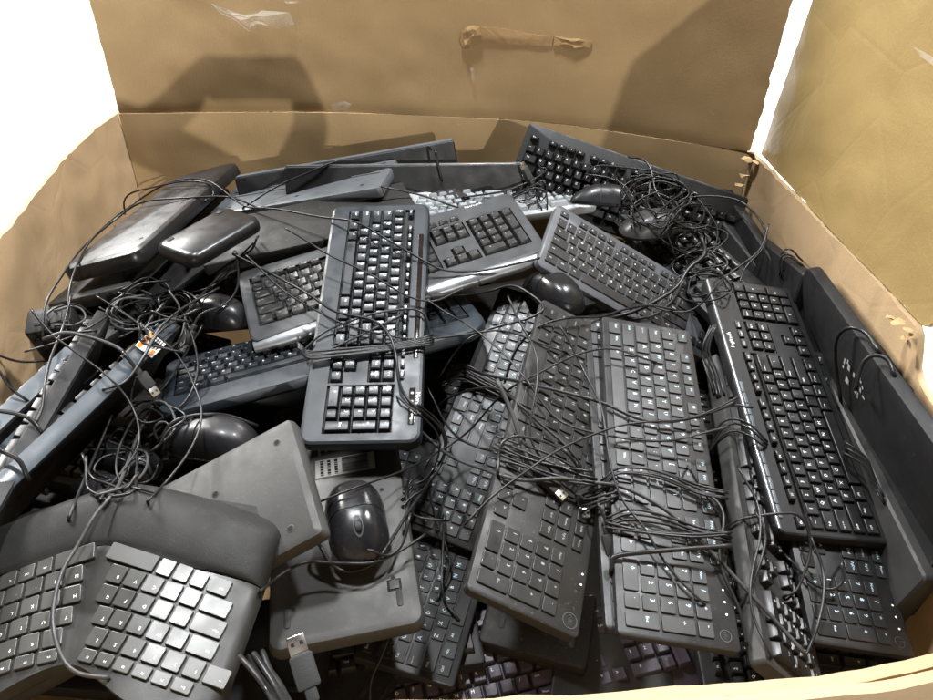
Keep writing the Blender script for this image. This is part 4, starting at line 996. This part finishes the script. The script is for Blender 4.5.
try:
    q=random.Random(5); cells=[]
    for k in range(16):
        u=q.random()*.9; v=q.random()*.85; cells.append((u,v,u+q.uniform(.03,.10),v+q.uniform(.05,.3),0))
    decal(kb['K23a'],'printed_marks',[(846,354),(868,386),(866,412),(842,372)],['legenddim'],cells)
except Exception as e: print('decal',e)

# long loose cords (traced one by one)
cable([(43,335),(43,318),(48,298),(66,270),(83,247),(120,216),(143,202),(186,198),(229,197),(256,207)],'thin cord from the left cords up over the glossy overturned keyboard',)
cable([(66,332),(68,306),(71,282),(86,247),(116,217),(166,184),(206,180),(230,196),(246,207),(276,209),(320,217),(356,222),(390,241),(430,264),(449,271),(486,270),(536,259)],'long cord sweeping from the left wall across the central navy keyboard to the silver band')
cable([(125,212),(123,203),(128,194),(150,188),(186,181),(210,184),(216,196),(206,200)],'short cord looped round the glossy overturned keyboard',kb['K1'])
cable([(246,206),(276,187),(310,172),(336,161),(352,160)],None,kb['K3'])
cable([(256,240),(253,249),(232,264),(206,290),(183,316),(160,331),(146,353),(126,382),(108,388)],'cord hanging from the short black slab down to the left tangle')
cable([(237,258),(238,286),(226,304),(200,314),(192,330)],None,kb['K2'],end=True)
cable([(237,256),(276,276),(310,295),(336,312),(373,320),(389,334),(396,356),(399,384),(409,401),(429,417),(444,434),(443,460),(426,487),(409,511),(388,545),(372,565),(346,572),(330,563),(322,549)],'cord running down over the central navy keyboard and curling below the lone mouse',r=.0021)
cable([(305,350),(326,331),(373,314),(416,309),(428,320),(429,338)],None,kb['K10'])
for k in range(5):
    cable([(302,346+k*1.2),(306,352+k*1.6),(340,349+k*1.7+(k%2)),(380,346+k*1.3),(410,341+k*1.5),(428,336+k*2.2)],None,kb['K10'],lift=.003+.001*(k%3),seed=k)
cable([(325,352),(350,340),(378,327),(398,317)],None,kb['K10'])
cable([(427,358),(447,360),(480,373),(530,384),(579,396),(606,404),(636,418),(666,422),(699,416),(730,404)],'cord crossing three slim black keyboards and ending at the upright one',r=.0021)
cable([(424,424),(440,404),(453,396),(480,388),(503,391),(536,420),(566,446),(581,466),(583,488)],'cord with a metal plug hanging over the dusty worn keyboard',end=True)
cable([(440,376),(455,352),(470,338),(493,328),(530,318),(546,308),(533,296),(513,285),(487,292),(457,295),(440,296)],'cord looped over the top of the slim tangled keyboard with a plug',end=True)
cable([(506,378),(516,350),(536,328),(566,318),(601,317),(625,309),(652,305),(670,309)],'cord arching across the tops of the slim black keyboards')
cable([(500,386),(513,416),(526,456),(543,476)],'short grey cord with a black plug on the dusty worn keyboard',end=True,r=.0026,matn='cablegrey')
cable([(420,406),(440,423),(447,446),(432,475),(410,500),(404,530)],'cord dropping down the left side of the slim tangled keyboard')
cable([(423,433),(450,456),(486,470),(520,480),(560,478),(586,482),(620,486),(657,504),(683,524),(708,548),(734,576),(772,617),(800,648)],'very long cord slanting from the slim tangled keyboard to the front rim',r=.0022,matn='cablegrey')
cable([(427,387),(450,430),(474,446),(500,452)],'dark cord lying under the others on the slim tangled keyboard')
bundle([(452,374),(462,368),(480,378),(500,388),(508,398)],5,2.2,None,kb['K17'],seed=3)
bundle([(447,385),(456,376),(480,384),(505,396)],3,3,None,kb['K17'],seed=8)
bundle([(499,452),(527,462),(559,472),(590,480)],4,4.0,None,kb['K18'],seed=4)
bundle([(503,440),(540,452),(575,470)],2,5.0,None,kb['K18'],seed=14)
bundle([(588,500),(600,496),(612,492)],5,4.,None,kb['K16'],seed=24)
cable([(498,470),(500,446),(512,436),(540,440),(566,452),(580,470),(582,480)],None,kb['K18'],lift=.008)
bundle([(607,480),(612,472),(626,470),(659,474),(699,490),(722,494)],4,2.4,None,kb['K15'],seed=5)
bundle([(612,520),(626,514),(662,518),(696,530),(724,536)],3,3.2,None,kb['K15'],seed=6)
bundle([(612,526),(640,531),(688,535),(724,534)],2,2.4,None,kb['K15'],seed=16)
cable([(612,566),(611,559),(618,555),(657,551),(696,548),(724,546)],None,kb['K15'],r=.0026)
cable([(690,484),(716,500),(724,514),(723,531),(719,552),(725,578),(739,608),(746,640)],None,kb['K15'])
cable([(600,508),(606,522),(608,534)],'short cord with a bright metal plug beside the number pad',end=True)
cable([(723,538),(724,528),(734,521),(756,516),(796,513),(806,523),(811,546),(807,566),(796,592),(788,594)],'cord bridging from the cord-strapped keyboard to the lower end of the silver-edged one')
cable([(790,560),(794,564),(812,583),(832,590),(844,581),(842,566)],None,kb['K21'])
cable([(812,540),(822,566),(824,593),(817,628),(806,654)],'cord hanging from the silver-edged keyboard over the front right number pad')
cable([(758,516),(766,540),(752,585),(739,606)],'thin cord lying along the upright grey keyboard')
bundle([(712,446),(722,428),(736,423),(752,430),(762,440)],3,4,None,kb['K20'],seed=9)
cable([(698,416),(718,410),(736,404),(746,407)],None,kb['K20'])
cable([(840,396),(836,366),(836,338),(846,327),(864,331),(877,349)],None,kb['K23a'],r=.0024)
cable([(857,384),(863,360),(876,354),(890,361),(893,372)],None,kb['K23a'],r=.0024)
bundle([(782,270),(780,258),(788,252),(800,262)],3,3,None,kb['K23d'],seed=11)
cable([(660,206),(680,199),(712,196),(740,201),(760,220),(767,240),(757,256),(744,268),(740,281)],'cord arching high over the dark keyboards at the back right')
cable([(612,318),(640,309),(676,288),(688,268),(706,255),(702,240)],'thick cord lying across the gunmetal compact keyboard',r=.0034)
cable([(624,320),(652,316),(672,302),(682,284)],None,kb['K13'],r=.0022)
cable([(584,178),(592,166),(620,167),(656,172),(668,180)],'cord curving above the shiny mouse at the back')
cable([(632,158),(644,158),(652,172),(654,188),(664,204),(672,220)],None,kb['K6'])
cable([(590,175),(610,178),(628,188),(634,200)],None,m36a)
cable([(436,154),(438,166),(441,177)],None,kb['K4'],r=.0024)
cable([(383,187),(420,195),(456,207)],'cord lying over the dusty brown plate at the back')
cable([(466,197),(509,190),(540,176),(549,168),(541,168)],'cord crossing the pale silver keyboard',)
cable([(540,200),(534,188),(530,180)],'plug and short cord standing up at the pale silver keyboard',end=True)
for k in range(5):
    q=random.Random(60+k); cable([(q.uniform(505,530),q.uniform(190,200)),(q.uniform(530,545),q.uniform(176,190)),(q.uniform(535,560),q.uniform(185,200)),(q.uniform(520,550),q.uniform(198,210))],'thin black cord bunched on the pale silver keyboard',group='thin cords bunched on the pale keyboard',r=.0014)
# right-hand tangle: thin cords heaped round the two mice
for k in range(32):
    q=random.Random(100+k); cx,cy=q.choice([(655,212),(690,240),(702,264),(668,200),(655,190),(690,215),(706,285)]); a=q.uniform(0,6.28); rr=q.uniform(12,30); pts=[]
    for j in range(7):
        a+=q.uniform(.5,1.2); pts.append((cx+rr*q.uniform(.6,1.1)*math.cos(a)*1.25,cy+rr*q.uniform(.5,1.)*math.sin(a)*.8+3*q.uniform(-1,1)))
    cable(pts,'thin black cord heaped in the tangle round the mice at the back right',group='cords in the back right tangle',r=.0015,lift=.003+.0016*(k%7),win=3)
# left-hand tangle
for k in range(44):
    q=random.Random(300+k); cx,cy=q.choice([(150,300),(175,305),(130,310),(150,420),(120,440),(140,470),(112,468),(70,315),(165,330)]); a=q.uniform(0,6.28); rr=q.uniform(14,36); pts=[]
    for j in range(q.choice((4,5,7))):
        a+=q.uniform(.5,1.1); pts.append((max(28,cx+rr*q.uniform(.6,1.1)*math.cos(a)*1.1),cy+rr*q.uniform(.5,1.)*math.sin(a)*.9))
    up_=cy<380
    cable(pts,'black cord coiled in the upper left tangle by the glossy slab' if up_ else 'black cord coiled in the tangle behind the ergonomic keyboard',group='cords in the upper left tangle' if up_ else 'cords behind the ergonomic keyboard',r=.0017,lift=.003+.002*(k%6),win=4,matn='cablegrey' if k%4==0 else 'cable')
cable([(50,337),(66,332),(100,340),(122,350),(126,356)],'grey cord running to the orange and white sticker',r=.0026,matn='cablegrey')
cable([(126,356),(134,366),(140,374)],'cord with a black plug next to the dark blue-grey keyboard',end=True,r=.0024)
cable([(70,300),(62,330),(50,360),(44,390),(42,410),(37,420)],'cord dropping along the pale keyboards at the left')
cable([(186,320),(196,350),(197,376),(184,403),(160,420),(141,423),(131,404),(135,380),(156,333),(183,308),(215,290)],'cord ring standing on the left end of the dark blue-grey keyboard',lift=.008)
cable([(157,398),(140,430),(128,462),(116,490),(95,515),(78,545),(62,572),(53,610),(56,642),(68,667),(84,675),(102,677)],'pale grey cord lying over the palm rest of the ergonomic keyboard',r=.0020,matn='cablegrey')
cable([(110,420),(95,455),(80,490),(70,515)],'black cord leading down to the mice behind the palm rest')
cable([(0,411),(14,413),(30,418),(40,430)],None,kb['K24c'],r=.0024)
cable([(4,452),(12,455),(22,462),(26,474)],None,kb['K24a'],r=.0026)
cable([(84,384),(92,378),(97,372)],None,kb['K24a'],r=.0022)
cable([(0,356),(20,362),(43,361)],'dark cord hanging on the left wall')
cable([(0,372),(10,388),(24,398)],'thin dark cord low on the left wall')
cable([(163,436),(170,424),(190,416),(225,415),(252,424)],None,m26,r=.0026)
cable([(158,440),(152,428),(166,420),(172,436),(164,448)],None,m26)
bundle([(256,658),(262,670),(272,686),(286,706)],5,5,'thick black cord in the bunch below the ergonomic keyboard',None,'cords bunched below the ergonomic keyboard',r=.0026,seed=21,dirv=(1,-.3))
cable([(318,720),(314,700),(310,688)],'cord ending in a plug at the bottom left of the face-down labelled keyboard',end=True,r=.0026)
cable([(262,590),(282,574),(306,562),(340,563),(376,562),(410,545),(420,538)],'cord trailing from under the lone mouse')
cable([(409,520),(402,545),(386,557),(373,551)],None,m30)
cable([(444,520),(442,586),(448,606),(456,616)],'thin cord in the dark gap at the bottom centre')
cable([(388,640),(380,660),(371,680),(370,700)],'black cord below the face-down labelled keyboard')
cable([(410,470),(406,500),(414,516),(440,520)],'cord beside the corner of the slim tangled keyboard')
bundle([(404,498),(412,486),(424,482),(430,470)],4,4,'black cord tucked under the slim tangled keyboard',None,'cords under the slim tangled keyboard',seed=31)
bundle([(712,330),(704,352),(712,372),(718,392)],4,3,'black cord threaded between the silver-edged keyboard and its neighbour',None,'cords between the keyboards right of centre',seed=33,dirv=(1,0))
bundle([(850,450),(866,462),(872,480),(880,496)],3,3.5,'black cord beside the dark keyboards in the front right corner',None,'cords in the front right corner',seed=35)
# long loose strands arcing over the pile
for k,pts in enumerate([
 [(250,260),(300,300),(360,330),(430,340),(500,330),(560,350)],[(330,500),(400,470),(470,430),(520,380),(600,350),(650,360)],[(430,300),(500,350),(560,420),(640,440),(720,430)],
 [(470,520),(530,470),(600,430),(680,420),(730,400)],[(560,330),(600,400),(610,470),(650,540),(700,600)],[(690,470),(720,520),(735,580),(748,640)],[(100,300),(160,340),(200,400),(190,450),(150,500)],
 [(60,340),(110,380),(140,440),(100,500)],[(200,330),(170,380),(130,420),(120,480),(150,490)],[(30,350),(80,330),(140,300),(210,290),(250,250)],[(620,180),(650,230),(700,260),(720,230),(700,200)],
 [(640,300),(690,310),(720,280),(760,250),(770,230)],[(400,400),(440,440),(430,500),(450,560),(440,600)],[(510,300),(540,360),(530,430),(560,480),(590,500)],[(740,470),(760,530),(752,600),(770,650)],[(290,230),(340,260),(420,300),(460,290)]]):
    cable(pts,'long thin black cord arcing loosely over the heap of keyboards',group='loose cords over the heap',r=.0014,lift=.004+.003*(k%4),jit=3,seed=900+k,win=7)
build_cables()

# ------------------------------------------------------------------ photographer behind the camera (casts the shadow on the back flap)
def person():
    J={}; E_=[]; V=[]
    def j(n,p,r): J[n]=len(V); V.append((Vector(p),r))
    ox=-.55
    j('pelvis',(ox,-.24,.96),.135); j('waist',(ox+.01,-.22,1.10),.125); j('chest',(ox+.03,-.20,1.30),.145); j('neck0',(ox+.03,-.18,1.45),.075); j('neck',(ox+.035,-.165,1.51),.052)
    for s,n in ((-1,'l'),(1,'r')):
        j('hip'+n,(ox+s*.095,-.24,.88),.095); j('knee'+n,(ox+s*.11,-.20,.49),.060); j('ankle'+n,(ox+s*.12,-.25,.09),.042); j('toe'+n,(ox+s*.14,-.08,.035),.032)
        j('sh'+n,(ox+.03+s*.19,-.18+s*.02,1.40),.062)
    j('ell',(-.44,-.06,1.24),.048); j('wrl',(-.165,-.055,1.335),.036); j('palml',(-.098,-.045,1.392),.040)
    j('elr',(.055,-.155,1.19),.048); j('wrr',(.122,-.075,1.335),.036); j('palmr',(.100,-.048,1.402),.042)
    E_=[('pelvis','waist'),('waist','chest'),('chest','neck0'),('neck0','neck')]
    for n in 'lr': E_+=[('pelvis','hip'+n),('hip'+n,'knee'+n),('knee'+n,'ankle'+n),('ankle'+n,'toe'+n),('chest','sh'+n),('sh'+n,'el'+n),('el'+n,'wr'+n),('wr'+n,'palm'+n)]
    for s,n in ((-1,'l'),(1,'r')):
        for k in range(4):
            j('f%d'%k+n,(s*.090,-.026,1.428-.017*k),.0100); j('g%d'%k+n,(s*.072,-.018,1.433-.017*k),.0090); j('h%d'%k+n,(s*(.056-.004*(k==3)),-.022,1.428-.017*k),.0080)
            E_+=[('palm'+n,'f%d'%k+n),('f%d'%k+n,'g%d'%k+n),('g%d'%k+n,'h%d'%k+n)]
        j('t0'+n,(s*.086,-.060,1.392),.0115); j('t1'+n,(s*.066,-.056,1.386),.0095); E_+=[('palm'+n,'t0'+n),('t0'+n,'t1'+n)]
    me=bpy.data.meshes.new('body'); me.from_pydata([v for v,_ in V],[(J[a],J[b]) for a,b in E_],[])
    ob=bpy.data.objects.new('body',me); COL.objects.link(ob)
    ob.modifiers.new('skin','SKIN')
    for i,(v,r) in enumerate(V):
        sv=me.skin_vertices[0].data[i]; sv.radius=(r,r); sv.use_root=(i==0)
    sb=ob.modifiers.new('sub','SUBSURF'); sb.levels=2; sb.render_levels=2
    dg=bpy.context.evaluated_depsgraph_get(); m2=bpy.data.meshes.new_from_object(ob.evaluated_get(dg)); bpy.data.objects.remove(ob)
    root=empty('person',Matrix.Translation((ox,-.24,0)),'photographer in dark clothes reaching over with a phone, casting the shadow on the back flap','person')
    cl=mat('dark_clothing',(.03,.03,.035),.8,bump=.2); sk=mat('skin',(.45,.27,.19),.5,bump=.05,dust=0); m2.materials.append(cl); m2.materials.append(sk)
    for p in m2.polygons:
        c=p.center; p.use_smooth=True
        p.material_index=1 if (c.z>1.30 and c.y>-.11 and c.x>-.2) or c.z>1.50 else 0
    m2.transform(Matrix.Translation((-ox,.24,0)))
    link('body',m2,root)
    # head with face and hair
    mb=MB(); rs=[]; n=24
    for k in range(19):
        t=-PI/2+PI*k/18; z=math.sin(t); rr=math.cos(t); jaw=1-.22*max(0,-z)
        ring_=[]
        for i in range(n):
            a=2*PI*i/n; x=.074*rr*jaw*math.cos(a); y=.094*rr*(1-.12*max(0,-z))*math.sin(a)
            if math.sin(a)>.9 and -.25<z<.15: y+=.018*(math.sin(a)-.9)*10*(1-abs(z+.05)*4 if abs(z+.05)<.25 else 0)
            ring_.append((x,y,.118*z))
        rs.append(ring_)
    rings(mb,rs); X=Matrix.Translation((.035,.105,1.615))@Matrix.Rotation(math.radians(-40),4,'Z')@Matrix.Rotation(math.radians(-22),4,'X')
    hd=link('head',mb.mesh('head',[sk],angle=80),root,X)
    mb=MB()
    rings(mb,[[(x*1.09,y*1.07-.006,z*1.07+.004) for x,y,z in r] for r in rs[10:]]); hr=link('hair',mb.mesh('hair',[cl],angle=80),hd)
    for s in (-1,1):
        mb=MB(); rings(mb,[[(s*.03+.011*math.cos(a*PI/4)*f,.082+g,.012+.006*math.sin(a*PI/4)*f) for a in range(8)] for f,g in ((1,0),(.6,.006),(.1,.008))]); link('eye',mb.mesh('eye',[M['white']]),hd)
        mb=MB(); rings(mb,[[(s*.076+g*s,-.005+.018*math.cos(a*PI/4)*f,-.002+.03*math.sin(a*PI/4)*f) for a in range(8)] for f,g in ((.8,0),(1,.008),(.5,.012))]); link('ear',mb.mesh('ear',[sk]),hd)
    ph=empty('smartphone',Matrix.Translation((0,-.036,1.403)),'smartphone held sideways in both hands of the photographer','phone')
    mb=MB(); 
    b=MB(); slab(b,.165,.078,-.004,.004,r=.010,bev=.002); link('case',b.mesh('case',[M['glossblack']]),ph,Matrix.Rotation(PI/2,4,'X'))
    b=MB(); slab(b,.022,.040,.004,.0052,r=.006,bev=.0005,cx=.06,cy=.014); link('camera_module',b.mesh('camera_module',[M['ledoff']]),ph,Matrix.Rotation(-PI/2,4,'X'))
person()

# ------------------------------------------------------------------ lamps
def aim(o,loc,tgt): o.location=loc; o.rotation_euler=(Vector(tgt)-Vector(loc)).to_track_quat('-Z','Y').to_euler()
def area(name,loc,tgt,w,h,power,col):
    l=bpy.data.lights.new(name,'AREA'); l.shape='RECTANGLE'; l.size=w; l.size_y=h; l.energy=power; l.color=col
    o=bpy.data.objects.new(name,l); COL.objects.link(o); aim(o,loc,tgt); return o
area('ceiling_lamp',(-.35,1.15,3.8),(0,.75,.8),.26,.26,148,(.97,.985,1))
area('ceiling_lamp',(1.2,1.38,3.8),(0,.75,.8),.24,.24,158,(.98,.985,1))
area('far_lamp',(3.40,-12.0,4.42),(-.1,1.3,1.0),.11,.11,900,(1,.97,.92))
area('floor_fill_far',(-4,4.5,4.5),(-4,4.5,0),2,2,1500,(1,.98,.95))  # unseen fill light added to burn the background floor out to white
area('floor_fill_back',(2.5,6,4.5),(2.5,6,0),2,2,1200,(1,.98,.95))  # second added fill, also unseen, whitening the floor beyond the box
w=bpy.data.worlds.new('World'); sc.world=w; w.use_nodes=True
bg=w.node_tree.nodes['Background']; bg.inputs['Color'].default_value=(.96,.98,1.0,1); bg.inputs['Strength'].default_value=.02
sc.view_settings.view_transform='Standard'; sc.view_settings.look='None'; sc.view_settings.exposure=0; sc.view_settings.gamma=1
sc.cycles.max_bounces=6; sc.cycles.diffuse_bounces=1
